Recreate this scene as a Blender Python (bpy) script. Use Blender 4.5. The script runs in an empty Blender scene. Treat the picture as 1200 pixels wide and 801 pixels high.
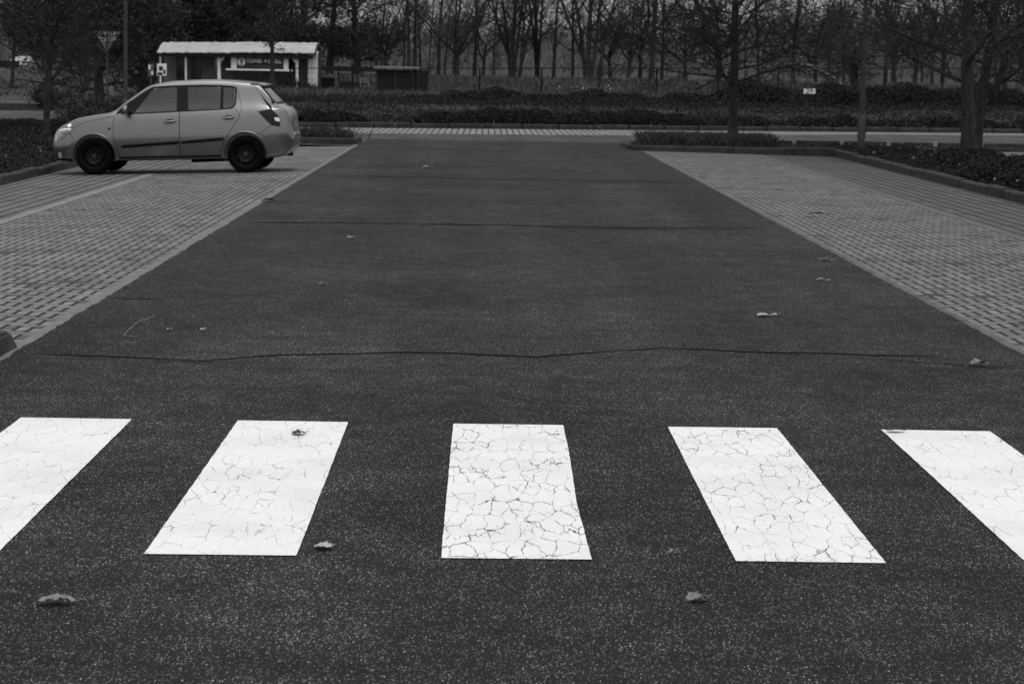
import bpy, bmesh, math, random
import numpy as np
from mathutils import Vector, Matrix
from mathutils.bvhtree import BVHTree
R=math.radians
scene=bpy.context.scene
COL=scene.collection
H=1.649
def ux(u,Y): return (u-567)*Y/2744.0
def vz(u,v,Y): return H-(v-(80.3+.0183*(u-600)))*Y/2744.0

# ------------------------------------------------------------------ materials
def mat(name,base=.3,rough=.7,metal=0.0,spec=.5,coat=0.0,coat_rough=.1,var=0.0,vscale=8.0,bump=0.0,bscale=40.0,trans=0.0):
    m=bpy.data.materials.new(name); m.use_nodes=True
    nt=m.node_tree; b=nt.nodes['Principled BSDF']
    b.inputs['Base Color'].default_value=(base,base,base,1)
    b.inputs['Roughness'].default_value=rough
    b.inputs['Metallic'].default_value=metal
    b.inputs['Specular IOR Level'].default_value=spec
    b.inputs['Coat Weight'].default_value=coat
    b.inputs['Coat Roughness'].default_value=coat_rough
    tc=nt.nodes.new('ShaderNodeTexCoord')
    if var>0:
        n=nt.nodes.new('ShaderNodeTexNoise'); n.inputs['Scale'].default_value=vscale; n.inputs['Detail'].default_value=5
        nt.links.new(tc.outputs['Object'],n.inputs['Vector'])
        mr=nt.nodes.new('ShaderNodeMapRange'); mr.inputs['From Min'].default_value=.3; mr.inputs['From Max'].default_value=.7
        mr.inputs['To Min'].default_value=base*(1-var); mr.inputs['To Max'].default_value=base*(1+var)
        nt.links.new(n.outputs['Fac'],mr.inputs['Value']); nt.links.new(mr.outputs['Result'],b.inputs['Base Color'])
    if bump>0:
        n2=nt.nodes.new('ShaderNodeTexNoise'); n2.inputs['Scale'].default_value=bscale; n2.inputs['Detail'].default_value=4
        nt.links.new(tc.outputs['Object'],n2.inputs['Vector'])
        bp=nt.nodes.new('ShaderNodeBump'); bp.inputs['Strength'].default_value=bump; bp.inputs['Distance'].default_value=.02
        nt.links.new(n2.outputs['Fac'],bp.inputs['Height']); nt.links.new(bp.outputs['Normal'],b.inputs['Normal'])
    return m
class NT:
    """tiny helper to write node graphs"""
    def __init__(s,m): s.t=m.node_tree; s.n=s.t.nodes; s.l=s.t.links; s.b=s.n['Principled BSDF']
    def val(s,sock,v):
        if isinstance(v,(int,float)): sock.default_value=v
        else: s.l.new(v,sock)
    def math(s,op,a,b=0.0,c=None):
        n=s.n.new('ShaderNodeMath'); n.operation=op
        s.val(n.inputs[0],a); s.val(n.inputs[1],b)
        if c is not None: s.val(n.inputs[2],c)
        return n.outputs[0]
    def mr(s,v,a,b,c,d,smooth=False):
        n=s.n.new('ShaderNodeMapRange'); n.interpolation_type='SMOOTHSTEP' if smooth else 'LINEAR'
        s.val(n.inputs['Value'],v)
        for k,x in zip(('From Min','From Max','To Min','To Max'),(a,b,c,d)): s.val(n.inputs[k],x)
        return n.outputs['Result']
    def pos(s,sx=1,sy=1,sz=1,obj=False):
        if obj: o=s.n.new('ShaderNodeTexCoord').outputs['Object']
        else: o=s.n.new('ShaderNodeNewGeometry').outputs['Position']
        m=s.n.new('ShaderNodeMapping'); m.inputs['Scale'].default_value=(sx,sy,sz); s.l.new(o,m.inputs['Vector'])
        return m.outputs['Vector']
    def noise(s,vec,scale,detail=3,rough=.5,dist=0):
        n=s.n.new('ShaderNodeTexNoise'); n.inputs['Scale'].default_value=scale; n.inputs['Detail'].default_value=detail
        n.inputs['Roughness'].default_value=rough; n.inputs['Distortion'].default_value=dist; s.l.new(vec,n.inputs['Vector'])
        return n.outputs['Fac']
    def voro(s,vec,scale,feature='F1',dims='3D'):
        n=s.n.new('ShaderNodeTexVoronoi'); n.feature=feature; n.voronoi_dimensions=dims; n.inputs['Scale'].default_value=scale; s.l.new(vec,n.inputs['Vector'])
        return n
    def mix(s,f,a,b):
        # float mix
        n=s.n.new('ShaderNodeMix'); n.data_type='FLOAT'
        s.val(n.inputs[0],f); s.val(n.inputs[2],a); s.val(n.inputs[3],b); return n.outputs[0]
    def bump(s,h,strength=.5,dist=.01):
        n=s.n.new('ShaderNodeBump'); n.inputs['Strength'].default_value=strength; n.inputs['Distance'].default_value=dist
        s.l.new(h,n.inputs['Height']); s.l.new(n.outputs['Normal'],s.b.inputs['Normal'])
    def color(s,v): s.l.new(v,s.b.inputs['Base Color'])

def asphalt(name,gain=1.0):
    m=mat(name,.03,.9,spec=.12); t=NT(m); p=t.pos(); ps=t.pos(1,.34,1)
    fine=t.noise(ps,300,2,.65)
    big=t.noise(p,.5,5,.62); mid=t.noise(p,4,4,.6); lane=t.noise(t.pos(1.1,.05,1),1.0,3,.5)
    v=t.voro(ps,270); g=t.n.new('ShaderNodeRGBToBW'); t.l.new(v.outputs['Color'],g.inputs[0])
    base=t.mr(fine,.33,.68,.003*gain,.032*gain)
    spark=t.mr(g.outputs[0],.72,.86,0,1)
    spark=t.math('MULTIPLY',spark,t.mr(mid,.3,.7,.5,1))
    c=t.mix(spark,base,.16*gain)
    v2=t.voro(ps,150); g2=t.n.new('ShaderNodeRGBToBW'); t.l.new(v2.outputs['Color'],g2.inputs[0])
    core=t.math('MULTIPLY',t.mr(g2.outputs[0],.80,.85,0,1),t.mr(v2.outputs['Distance'],.16,.34,1,0))
    c=t.mix(core,c,.42*gain)
    v3=t.voro(ps,85); g3=t.n.new('ShaderNodeRGBToBW'); t.l.new(v3.outputs['Color'],g3.inputs[0])
    chip=t.math('MULTIPLY',t.mr(g3.outputs[0],.84,.87,0,1),t.mr(v3.outputs['Distance'],.12,.24,1,0))
    c=t.mix(chip,c,.40*gain)
    c=t.math('MULTIPLY',c,t.mr(big,.28,.72,.66,1.34)); c=t.math('MULTIPLY',c,t.mr(mid,.3,.7,.85,1.15)); c=t.math('MULTIPLY',c,t.mr(lane,.35,.65,.84,1.16))
    t.color(c)
    h=t.math('ADD',t.math('MULTIPLY',fine,.6),t.math('MULTIPLY',v.outputs['Distance'],.5))
    t.bump(h,.5,.006)
    t.l.new(t.mr(fine,.3,.7,.75,1.0),t.b.inputs['Roughness'])
    return m

def paint_mat():
    m=mat('crosswalk_paint',.8,.6,spec=.3); t=NT(m); p=t.pos()
    at=t.n.new('ShaderNodeAttribute'); at.attribute_type='OBJECT'; at.attribute_name='wear'; wear=at.outputs['Fac']
    def warp(vec,scale,amt,detail):
        wn=t.n.new('ShaderNodeTexNoise'); wn.inputs['Scale'].default_value=scale; wn.inputs['Detail'].default_value=detail; t.l.new(p,wn.inputs['Vector'])
        mp=t.n.new('ShaderNodeVectorMath'); mp.operation='MULTIPLY_ADD'; t.l.new(wn.outputs['Color'],mp.inputs[0]); mp.inputs[1].default_value=amt; t.l.new(vec,mp.inputs[2]); return mp.outputs[0]
    wv=warp(warp(p,6,(.06,.17,0),2),34,(.011,.034,0),3)
    sc=t.n.new('ShaderNodeMapping'); sc.inputs['Scale'].default_value=(1,.27,1); t.l.new(wv,sc.inputs['Vector'])
    v=t.voro(sc.outputs[0],15,'DISTANCE_TO_EDGE','2D')
    v2=t.voro(sc.outputs[0],31,'DISTANCE_TO_EDGE','2D')
    n1=t.noise(p,2.6,3); n2=t.noise(t.pos(1,.4,1),13,3,.6); n3=t.noise(p,2.1,3)
    w1=t.math('MULTIPLY',t.mr(n2,.36,.60,0,.030),t.mr(n1,.38,.55,.35,1)); w1=t.math('MULTIPLY',w1,wear)
    c1=t.mr(t.math('SUBTRACT',w1,v.outputs['Distance']),-.002,.004,0,1)
    w2=t.mr(n1,.50,.62,0,.040); w2=t.math('MULTIPLY',w2,t.mr(n2,.46,.64,0,1)); w2=t.math('MULTIPLY',w2,wear)
    c2=t.mr(t.math('SUBTRACT',w2,v2.outputs['Distance']),-.002,.004,0,1)
    # fine scratches across
    ps=t.pos(3,26,1); sn=t.noise(ps,9,4,.7); scr=t.mr(sn,.64,.74,0,.5)
    scr=t.math('MULTIPLY',scr,t.mr(n3,.4,.65,0,1))
    pits=t.noise(p,120,2); pit=t.mr(pits,.69,.75,0,.5)
    dirt=t.mr(n3,.42,.75,0,.22)
    base=t.mix(dirt,.93,.42); base=t.mix(scr,base,.3); base=t.mix(pit,base,.25)
    base=t.math('MULTIPLY',base,t.mr(t.noise(p,60,3),.3,.7,.93,1.04))
    crack=t.math('MAXIMUM',c1,c2)
    col=t.mix(t.math('MULTIPLY',crack,.95),base,.06)
    t.color(col)
    hh=t.math('SUBTRACT',t.math('MULTIPLY',t.noise(p,180,2),.3),crack); t.bump(hh,.35,.004)
    return m

def herringbone(name,flip=1,tone=.2):
    m=mat(name,tone,.8,spec=.3); t=NT(m); p=t.pos()
    wob=t.n.new('ShaderNodeTexNoise'); wob.inputs['Scale'].default_value=3; t.l.new(p,wob.inputs['Vector'])
    pa=t.n.new('ShaderNodeVectorMath'); pa.operation='MULTIPLY_ADD'; t.l.new(wob.outputs['Color'],pa.inputs[0]); pa.inputs[1].default_value=(.012,.012,0); t.l.new(p,pa.inputs[2])
    sx=t.n.new('ShaderNodeSeparateXYZ'); t.l.new(pa.outputs[0],sx.inputs[0])
    a=.1
    X=t.math('DIVIDE',t.math('ADD',t.math('MULTIPLY',sx.outputs['X'],flip),50),a); Y=t.math('DIVIDE',t.math('ADD',sx.outputs['Y'],50),a)
    i=t.math('FLOOR',X); j=t.math('FLOOR',Y); fx=t.math('FRACT',X); fy=t.math('FRACT',Y)
    mm=t.math('FLOORED_MODULO',t.math('SUBTRACT',i,j),4.0)
    def eq(k): return t.math('COMPARE',mm,float(k),.1)
    wj=.25; wt=.10   # open joint, thin joint (cells)
    L=t.math('MULTIPLY',t.math('LESS_THAN',fx,wj),t.math('SUBTRACT',1,eq(1)))
    Rr=t.math('MULTIPLY',t.math('GREATER_THAN',fx,1-wj*.25),t.math('SUBTRACT',1,eq(0)))
    B=t.math('MULTIPLY',t.math('LESS_THAN',fy,wt),t.math('SUBTRACT',1,eq(2)))
    T=t.math('MULTIPLY',t.math('GREATER_THAN',fy,1-wt),t.math('SUBTRACT',1,eq(3)))
    jt=t.math('MAXIMUM',t.math('MAXIMUM',L,Rr),t.math('MAXIMUM',B,T))
    # brick id
    bi=t.math('SUBTRACT',i,eq(1)); bj=t.math('ADD',j,eq(3))
    cb=t.n.new('ShaderNodeCombineXYZ'); t.l.new(bi,cb.inputs[0]); t.l.new(bj,cb.inputs[1]); t.l.new(mm,cb.inputs[2]); 
    wn=t.n.new('ShaderNodeTexWhiteNoise'); wn.noise_dimensions='2D'; t.l.new(cb.outputs[0],wn.inputs['Vector'])
    rnd=wn.outputs['Value']
    d1=t.math('COMPARE',t.math('FLOORED_MODULO',bj,32.0),5.0,.1)
    d2=t.math('COMPARE',t.math('FLOORED_MODULO',bj,32.0),6.0,.1)
    horiz=t.math('LESS_THAN',mm,1.5)
    dark=t.math('MULTIPLY',t.math('MAXIMUM',d1,d2),t.math('MULTIPLY',horiz,t.math('GREATER_THAN',rnd,.3)))
    b=t.mr(rnd,0,1,.76*tone,1.24*tone)
    b=t.mix(t.math('GREATER_THAN',rnd,.95),b,tone*.5)
    b=t.mix(dark,b,tone*.36)
    b=t.math('MULTIPLY',b,t.mr(t.noise(p,1.2,4),.3,.7,.78,1.18)); b=t.math('MULTIPLY',b,t.mr(t.noise(p,45,4),.3,.7,.85,1.15))
    mossy=t.mr(t.noise(p,14,2),.3,.7,.006,.024)
    t.color(t.mix(jt,b,mossy)); t.bump(t.math('SUBTRACT',t.math('MULTIPLY',t.noise(p,150,2),.12),jt),.8,.012)
    return m

def grassjoint(name,pitch=.2,gap=.042,tone=.17,rowlen=.2,off=0.0):
    m=mat(name,tone,.85,spec=.25); t=NT(m); p=t.pos()
    s=t.n.new('ShaderNodeSeparateXYZ'); t.l.new(p,s.inputs[0])
    w=t.noise(p,5,3); xx=t.math('ADD',s.outputs['X'],t.mr(w,.3,.7,-.007,.007))
    X=t.math('DIVIDE',t.math('ADD',xx,50+off),pitch); Y=t.math('DIVIDE',t.math('ADD',s.outputs['Y'],50),rowlen)
    j1=t.math('LESS_THAN',t.math('FRACT',X),gap/pitch); j2=t.math('LESS_THAN',t.math('FRACT',Y),.03)
    cb=t.n.new('ShaderNodeCombineXYZ'); t.l.new(t.math('FLOOR',X),cb.inputs[0]); t.l.new(t.math('FLOOR',Y),cb.inputs[1])
    wn=t.n.new('ShaderNodeTexWhiteNoise'); wn.noise_dimensions='2D'; t.l.new(cb.outputs[0],wn.inputs['Vector'])
    b=t.mr(wn.outputs['Value'],0,1,tone*.86,tone*1.14); b=t.math('MULTIPLY',b,t.mr(t.noise(p,1.5,4),.3,.7,.78,1.2)); b=t.math('MULTIPLY',b,t.mr(t.noise(p,45,4),.3,.7,.85,1.15))
    jt=t.math('MAXIMUM',j1,t.math('MULTIPLY',j2,.7))
    moss=t.mr(t.noise(p,22,3),.3,.7,.006,.03)
    t.color(t.mix(jt,b,moss)); t.bump(t.math('SUBTRACT',0,jt),.8,.015); return m

def bark_mat(name,base): 
    m=mat(name,base,.95,spec=.15); t=NT(m); p=t.pos(1,1,.25,obj=True)
    n=t.noise(p,22,5,.65); t.color(t.mr(n,.3,.7,base*.5,base*1.6)); t.bump(n,.9,.03); return m
def leaf_mat(name,base,spread=.45):
    m=mat(name,base,.8,spec=.2); t=NT(m); g=t.n.new('ShaderNodeNewGeometry')
    rnd=g.outputs['Random Per Island']
    t.color(t.mr(rnd,0,1,base*(1-spread),base*(1+spread)))
    return m

M={}
M['asphalt']=asphalt('asphalt',1.25); M['street_asphalt']=asphalt('street_asphalt',2.5)
M['paint']=paint_mat()
M['herring_l']=herringbone('herringbone_paving',-1,.205); M['herring_r']=herringbone('herringbone_paving_mirrored',1,.185)
M['grassjoint_l']=grassjoint('grass_joint_paving',.2,.045,.14,off=.03); M['grassjoint_r']=grassjoint('grass_joint_paving_right',.2,.05,.10)
M['grassjoint_far']=grassjoint('grass_joint_paving_far',.16,.036,.24,.4)
M['concrete']=mat('concrete',.11,.9,var=.25,vscale=6,bump=.4,bscale=60)
M['concrete_light']=mat('concrete_light',.17,.9,var=.15,vscale=7,bump=.3,bscale=60)
M['concrete_dark']=mat('concrete_dark',.10,.9,var=.4,vscale=5,bump=.6,bscale=40)
M['kerb']=mat('kerb_concrete',.036,.95,var=.45,vscale=4,bump=.6,bscale=35)
M['pale_block']=mat('pale_concrete',.30,.9,var=.2,vscale=9)
M['divider']=mat('divider_concrete',.21,.9,var=.25,vscale=5)
M['soil']=mat('soil',.022,1,var=.4,vscale=9,bump=.8,bscale=25,spec=.1)
M['crack']=mat('crack',.008,1,spec=.1,var=.3,vscale=20)
M['meadow']=mat('meadow_grass',.06,1,var=.4,vscale=1.2,bump=.8,bscale=6,spec=.1)
M['bark']=bark_mat('bark',.042); M['bark_pale']=bark_mat('bark_pale',.18); M['twig']=mat('twig',.045,.95,spec=.1,var=.3,vscale=3)
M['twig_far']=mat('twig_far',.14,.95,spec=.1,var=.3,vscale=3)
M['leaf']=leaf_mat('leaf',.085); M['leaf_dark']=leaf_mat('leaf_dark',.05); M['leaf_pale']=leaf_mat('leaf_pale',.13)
M['hedge']=leaf_mat('hedge_leaf',.022,.6); M['ground_cover']=leaf_mat('ground_cover_leaf',.025,.55); M['grass']=leaf_mat('grass_blade',.055,.5)
M['weeds']=leaf_mat('weed_blade',.095,.5)
M['core']=mat('shrub_core',.012,1,spec=.05,var=.3)
M['flower']=leaf_mat('white_flower',.5,.3)
M['dry_leaf']=mat('dry_leaf',.21,.75,spec=.25,var=.35,vscale=60); M['dry_leaf_pale']=mat('dry_leaf_pale',.42,.7,var=.2,vscale=60); M['dry_leaf_dark']=mat('dry_leaf_dark',.035,.7,var=.4,vscale=60)

# ------------------------------------------------------------------ mesh helpers
def tag(o,label=None,cat=None,group=None,kind=None):
    if label: o['label']=label
    if cat: o['category']=cat
    if group: o['group']=group
    if kind: o['kind']=kind
    return o
def link(o,parent=None):
    COL.objects.link(o)
    if parent is not None: o.parent=parent
    return o
def empty(name,loc=(0,0,0),rz=0):
    o=bpy.data.objects.new(name,None); o.location=loc; o.rotation_euler=(0,0,rz); o.empty_display_size=.2
    return link(o)
def obj(name,me,materials,parent=None,smooth=False):
    o=bpy.data.objects.new(name,me)
    if not isinstance(materials,(list,tuple)): materials=[materials]
    me.materials.clear()
    for m in materials: me.materials.append(m)
    if smooth:
        me.polygons.foreach_set('use_smooth',[True]*len(me.polygons)); me.set_sharp_from_angle(angle=R(42))
    return link(o,parent)
def copy_tree(o,parent=None):
    c=o.copy(); COL.objects.link(c)
    if parent is not None: c.parent=parent
    for ch in [k for k in bpy.data.objects if k.parent==o and k!=c]: copy_tree(ch,c)
    return c
class MB:
    def __init__(s): s.v=[]; s.f=[]; s.mi=[]
    def add(s,v,f,mi=0):
        b=len(s.v); s.v+=[tuple(x) for x in v]; s.f+=[tuple(b+i for i in q) for q in f]; s.mi+=[mi]*len(f); return s
    def box(s,x0,x1,y0,y1,z0,z1,mi=0):
        v=[(x0,y0,z0),(x1,y0,z0),(x1,y1,z0),(x0,y1,z0),(x0,y0,z1),(x1,y0,z1),(x1,y1,z1),(x0,y1,z1)]
        return s.add(v,[(0,3,2,1),(4,5,6,7),(0,1,5,4),(1,2,6,5),(2,3,7,6),(3,0,4,7)],mi)
    def tube(s,pts,rad,n=6,mi=0,cap=True):
        pts=[np.array(p,float) for p in pts]
        if not hasattr(rad,'__len__'): rad=[rad]*len(pts)
        b=len(s.v); ref=None
        for k,p in enumerate(pts):
            d=(pts[min(k+1,len(pts)-1)]-pts[max(k-1,0)]); d=d/(np.linalg.norm(d)+1e-9)
            if ref is None: ref=np.array([1,0,0]) if abs(d[0])<.8 else np.array([0,1,0])
            a=ref-d*(ref@d); a/=np.linalg.norm(a)+1e-9; c=np.cross(d,a); ref=a
            for q in range(n):
                t=2*math.pi*q/n; s.v.append(tuple(p+(a*math.cos(t)+c*math.sin(t))*rad[k]))
        for k in range(len(pts)-1):
            for q in range(n):
                s.f.append((b+k*n+q,b+k*n+(q+1)%n,b+(k+1)*n+(q+1)%n,b+(k+1)*n+q)); s.mi.append(mi)
        if cap:
            s.f.append(tuple(b+q for q in range(n))[::-1]); s.f.append(tuple(b+(len(pts)-1)*n+q for q in range(n))); s.mi+=[mi,mi]
        return s
    def bar(s,p0,p1,w,h,mi=0):
        """rectangular bar between two points, w across, h in the other direction"""
        p0=Vector(p0); p1=Vector(p1); d=(p1-p0).normalized(); up=Vector((0,0,1)) if abs(d.z)<.9 else Vector((0,1,0))
        a=d.cross(up).normalized()*w/2; c=d.cross(a).normalized()*h/2
        v=[p0-a-c,p0+a-c,p0+a+c,p0-a+c,p1-a-c,p1+a-c,p1+a+c,p1-a+c]
        return s.add(v,[(0,3,2,1),(4,5,6,7),(0,1,5,4),(1,2,6,5),(2,3,7,6),(3,0,4,7)],mi)
    def lathe(s,prof,n=24,axis='y',center=(0,0,0),mi=0):
        b=len(s.v); cx,cy,cz=center
        for (r,h) in prof:
            for q in range(n):
                t=2*math.pi*q/n
                if axis=='y': s.v.append((cx+r*math.cos(t),cy+h,cz+r*math.sin(t)))
                else: s.v.append((cx+r*math.cos(t),cy+r*math.sin(t),cz+h))
        for k in range(len(prof)-1):
            for q in range(n):
                s.f.append((b+k*n+q,b+k*n+(q+1)%n,b+(k+1)*n+(q+1)%n,b+(k+1)*n+q)); s.mi.append(mi)
        return s
    def mesh(s,name):
        me=bpy.data.meshes.new(name); me.from_pydata(s.v,[],s.f); me.polygons.foreach_set('material_index',s.mi); me.update(); return me
    def fixed(s,name):
        me=s.mesh(name); bm=bmesh.new(); bm.from_mesh(me); bmesh.ops.remove_doubles(bm,verts=bm.verts,dist=1e-5); bmesh.ops.recalc_face_normals(bm,faces=bm.faces); bm.to_mesh(me); bm.free(); return me
    def build(s,name,m,parent=None,smooth=False,bevel=0):
        me=s.fixed(name)
        if bevel>0:
            bm=bmesh.new(); bm.from_mesh(me); bmesh.ops.bevel(bm,geom=[e for e in bm.edges if len(e.link_faces)==2 and e.calc_face_angle(0)>.5],offset=bevel,segments=2,affect='EDGES'); bm.to_mesh(me); bm.free()
        return obj(name,me,m,parent,smooth)
def mesh_np(name,v,q):
    me=bpy.data.meshes.new(name); n=len(q); k=q.shape[1]
    me.vertices.add(len(v)); me.vertices.foreach_set('co',v.astype(np.float32).ravel())
    me.loops.add(n*k); me.loops.foreach_set('vertex_index',q.astype(np.int32).ravel())
    me.polygons.add(n); me.polygons.foreach_set('loop_start',np.arange(0,n*k,k,dtype=np.int32)); me.polygons.foreach_set('loop_total',np.full(n,k,dtype=np.int32))
    me.update(calc_edges=True); me.validate(); return me
def leaf_quads(P,size,rng,asp=.55,up=0.0):
    """rhombic leaves at points P"""
    n=len(P); a=rng.normal(size=(n,3)); a[:,2]+=up*np.abs(rng.normal(size=n))*2; a/=np.linalg.norm(a,axis=1)[:,None]
    b=np.cross(a,rng.normal(size=(n,3))); b/=np.linalg.norm(b,axis=1)[:,None]+1e-9
    s=(size*rng.uniform(.55,1.3,n))[:,None]
    v=np.empty((n,4,3)); v[:,0]=P-a*s*.5; v[:,1]=P+b*s*asp*.5; v[:,2]=P+a*s*.5; v[:,3]=P-b*s*asp*.5
    return v.reshape(-1,3),np.arange(4*n).reshape(-1,4)
def blades(P,h,w,rng,lean=.35):
    """grass blades as narrow triangles-in-quads standing at P"""
    n=len(P); t=rng.uniform(0,2*math.pi,n); hh=h*rng.uniform(.5,1.25,n)
    l=rng.normal(0,lean,(n,2))*hh[:,None]; wv=np.stack([np.cos(t),np.sin(t),np.zeros(n)],1)*w*.5
    tip=P+np.stack([l[:,0],l[:,1],hh],1); mid=P+np.stack([l[:,0]*.35,l[:,1]*.35,hh*.55],1)
    v=np.empty((n,4,3)); v[:,0]=P-wv; v[:,1]=P+wv; v[:,2]=mid+wv*.9; v[:,3]=tip
    return v.reshape(-1,3),np.arange(4*n).reshape(-1,4)

# ------------------------------------------------------------------ ground
def sst(a,b,x):
    t=np.clip((x-a)/(b-a),0,1); return t*t*(3-2*t)
def kerbline(X): return 64.0+.36*np.clip(X,-10,60)
def terrain(X,Y):
    X=np.asarray(X,float); Y=np.asarray(Y,float)
    s=Y-kerbline(X); m=sst(-14,-10,X)
    zb=-.25+.27*sst(-.2,.5,s)+.50*sst(.5,8,s)
    zb=zb-.20*sst(10,22,s)+.85*sst(97,119,Y)+3.6*sst(150,300,Y)+6*sst(320,800,Y)
    zl=-.25+.12*sst(77,79,Y)+1.1*sst(112,135,Y)+3.8*sst(150,300,Y)+6*sst(320,800,Y)
    return zb*m+zl*(1-m)
def tz(X,Y): return float(terrain(X,Y))
xs=np.concatenate([np.linspace(-600,-45,16),np.linspace(-40,50,91),np.linspace(56,600,16)])
ys=np.concatenate([np.linspace(-60,56,12),np.linspace(57,140,84),np.linspace(145,320,26),np.linspace(350,1200,14)])
GX,GY=np.meshgrid(xs,ys); GZ=terrain(GX,GY)
rg=np.random.default_rng(1); GZ=GZ+np.where(GY>62,rg.normal(0,.02,GZ.shape),0)
nx,ny=len(xs),len(ys); idx=np.arange(nx*ny).reshape(ny,nx)
q=np.stack([idx[:-1,:-1],idx[:-1,1:],idx[1:,1:],idx[1:,:-1]],-1).reshape(-1,4)
tag(obj('ground',mesh_np('ground',np.stack([GX,GY,GZ],-1).reshape(-1,3),q),M['meadow'],smooth=True),kind='structure')

def sheet(name,x0,x1,y0,y1,z,m,nx=1,ny=1,zf=None,kind='structure',parent=None,yf=None):
    X=np.linspace(x0,x1,nx+1); Y=np.linspace(y0,y1,ny+1); v=[];f=[]
    for j in range(ny+1):
        for i in range(nx+1):
            yy=Y[j] if yf is None else yf(X[i],j/ny)
            v.append((X[i],yy,z if zf is None else zf(X[i],yy)))
    for j in range(ny):
        for i in range(nx):
            a=j*(nx+1)+i; f.append((a,a+1,a+nx+2,a+nx+1))
    me=bpy.data.meshes.new(name); me.from_pydata(v,[],f)
    o=obj(name,me,m,parent)
    if kind: tag(o,kind=kind)
    return o
XL,XR=-2.64,3.25
# main road with slightly ragged asphalt edges
rng=random.Random(4)
mb=MB(); ysr=[-8+i*.12 for i in range(int(61.5/.12)+1)]
v=[]
for y in ysr:
    v.append((XL-.004+rng.uniform(-.012,.012),y,0)); v.append((XR+rng.uniform(-.01,.01),y,0))
f=[(2*i,2*i+1,2*i+3,2*i+2) for i in range(len(ysr)-1)]
mb.add(v,f); road=mb.build('road',M['asphalt']); tag(road,kind='structure')
# crossing street, oblique, flat
def street_y(X,t):
    near=49.0; far=float(kerbline(X))-.05
    if X<-11: far=60.0+min(1,(-11-X)/3)*16.5
    return near+(far-near)*t
sheet('street',-70,70,0,1,-.012,M['street_asphalt'],140,6,yf=street_y)
sheet('street_branch',-70,-15.5,91,108,-.06,M['street_asphalt'])
# strip of grass joint pavers along the far kerb
sheet('parking_strip',-9,45,0,1,-.006,M['grassjoint_far'],54,3,yf=lambda X,t:float(kerbline(X))-.06-5.2*(1-t)*float(1-.55*sst(4,12,X)))

# crosswalk stripes: parts of the road
X0,W,SK,Y1=-1.868,.512,.0145,7.78
for k in range(-1,7):
    cx=X0+k; n=60; v=[]; f=[]
    r2=random.Random(50+k)
    for j in range(n+1):
        y=Y1+3*j/n
        for side in (-1,1):
            jx=r2.uniform(-.0012,.0012)
            if k==2 and side==1: jx+=-.012*math.exp(-((j/n-.35)/.25)**2)
            v.append((cx+side*W/2+jx,y+SK*(cx+side*W/2)+(r2.uniform(-.006,.006) if j in(0,n) else 0),.004))
    f=[(2*j,2*j+1,2*j+3,2*j+2) for j in range(n)]
    me=bpy.data.meshes.new('crosswalk_stripe'); me.from_pydata(v,[],f); o=obj('crosswalk_stripe',me,M['paint'],road); o['wear']={0:.42,1:.5,2:1.0,3:.85,4:.55}.get(k,.7)
# cracks in the asphalt: parts of the road
def crack(pts,w0,w1,seed,parent=road,lo=.25,jit=.016):
    r=random.Random(seed); P=[]
    for a,b in zip(pts[:-1],pts[1:]):
        n=max(2,int(math.dist(a,b)/.05))
        for i in range(n): t=i/n; P.append((a[0]+(b[0]-a[0])*t,a[1]+(b[1]-a[1])*t))
    P.append(pts[-1]); v=[];f=[]; off=0; wv=1
    for i,(x,y) in enumerate(P):
        off=off*.8+r.uniform(-jit,jit); wv=max(lo,min(1.5,wv+r.uniform(-.3,.3)))
        w=(w0+(w1-w0)*i/len(P))*wv*min(1,(i+1)/6,(len(P)-i)/6)
        v+=[(x,y+off-w/2,.003),(x,y+off+w/2,.003)]
    f=[(2*i,2*i+1,2*i+3,2*i+2) for i in range(len(P)-1)]
    me=bpy.data.meshes.new('crack'); me.from_pydata(v,[],[q[::-1] for q in f]); return obj('crack',me,M['crack'],parent)
crack([(-2.47,13.13),(-2.08,13.07),(-1.54,12.95),(-1.14,13.27),(-.41,13.49),(.33,13.39),(.75,13.72),(1.11,13.96),(1.7,13.79),(2.3,13.75),(2.72,13.72)],.052,.040,1,lo=.45)
crack([(2.3,13.52),(2.6,13.4),(2.86,13.26),(3.1,13.21),(3.24,13.2)],.018,.026,2)
crack([(-1.9,12.92),(-1.55,12.86),(-1.2,12.95)],.014,.008,3)
crack([(-2.5,24.39),(-1.04,24.64),(.3,24.72),(1.46,24.49),(3.03,24.89)],.19,.12,4,lo=.55,jit=.03)  # crack drawn extra wide: dark colour also paints the shade of its raised lip
crack([(-2.59,16.3),(-2.18,16.31)],.035,.03,5)
crack([(-2.1,16.6),(-1.32,16.84)],.010,.006,6)
crack([(-2.26,35.13),(-.09,34.87),(2.96,34.93)],.17,.12,7,lo=.5,jit=.04)  # widened likewise, lip shade painted into the dark strip
crack([(.1,29.1),(.9,29.0),(1.6,29.2)],.03,.01,8)
crack([(2.15,15.55),(2.5,15.5)],.02,.008,9)

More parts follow.
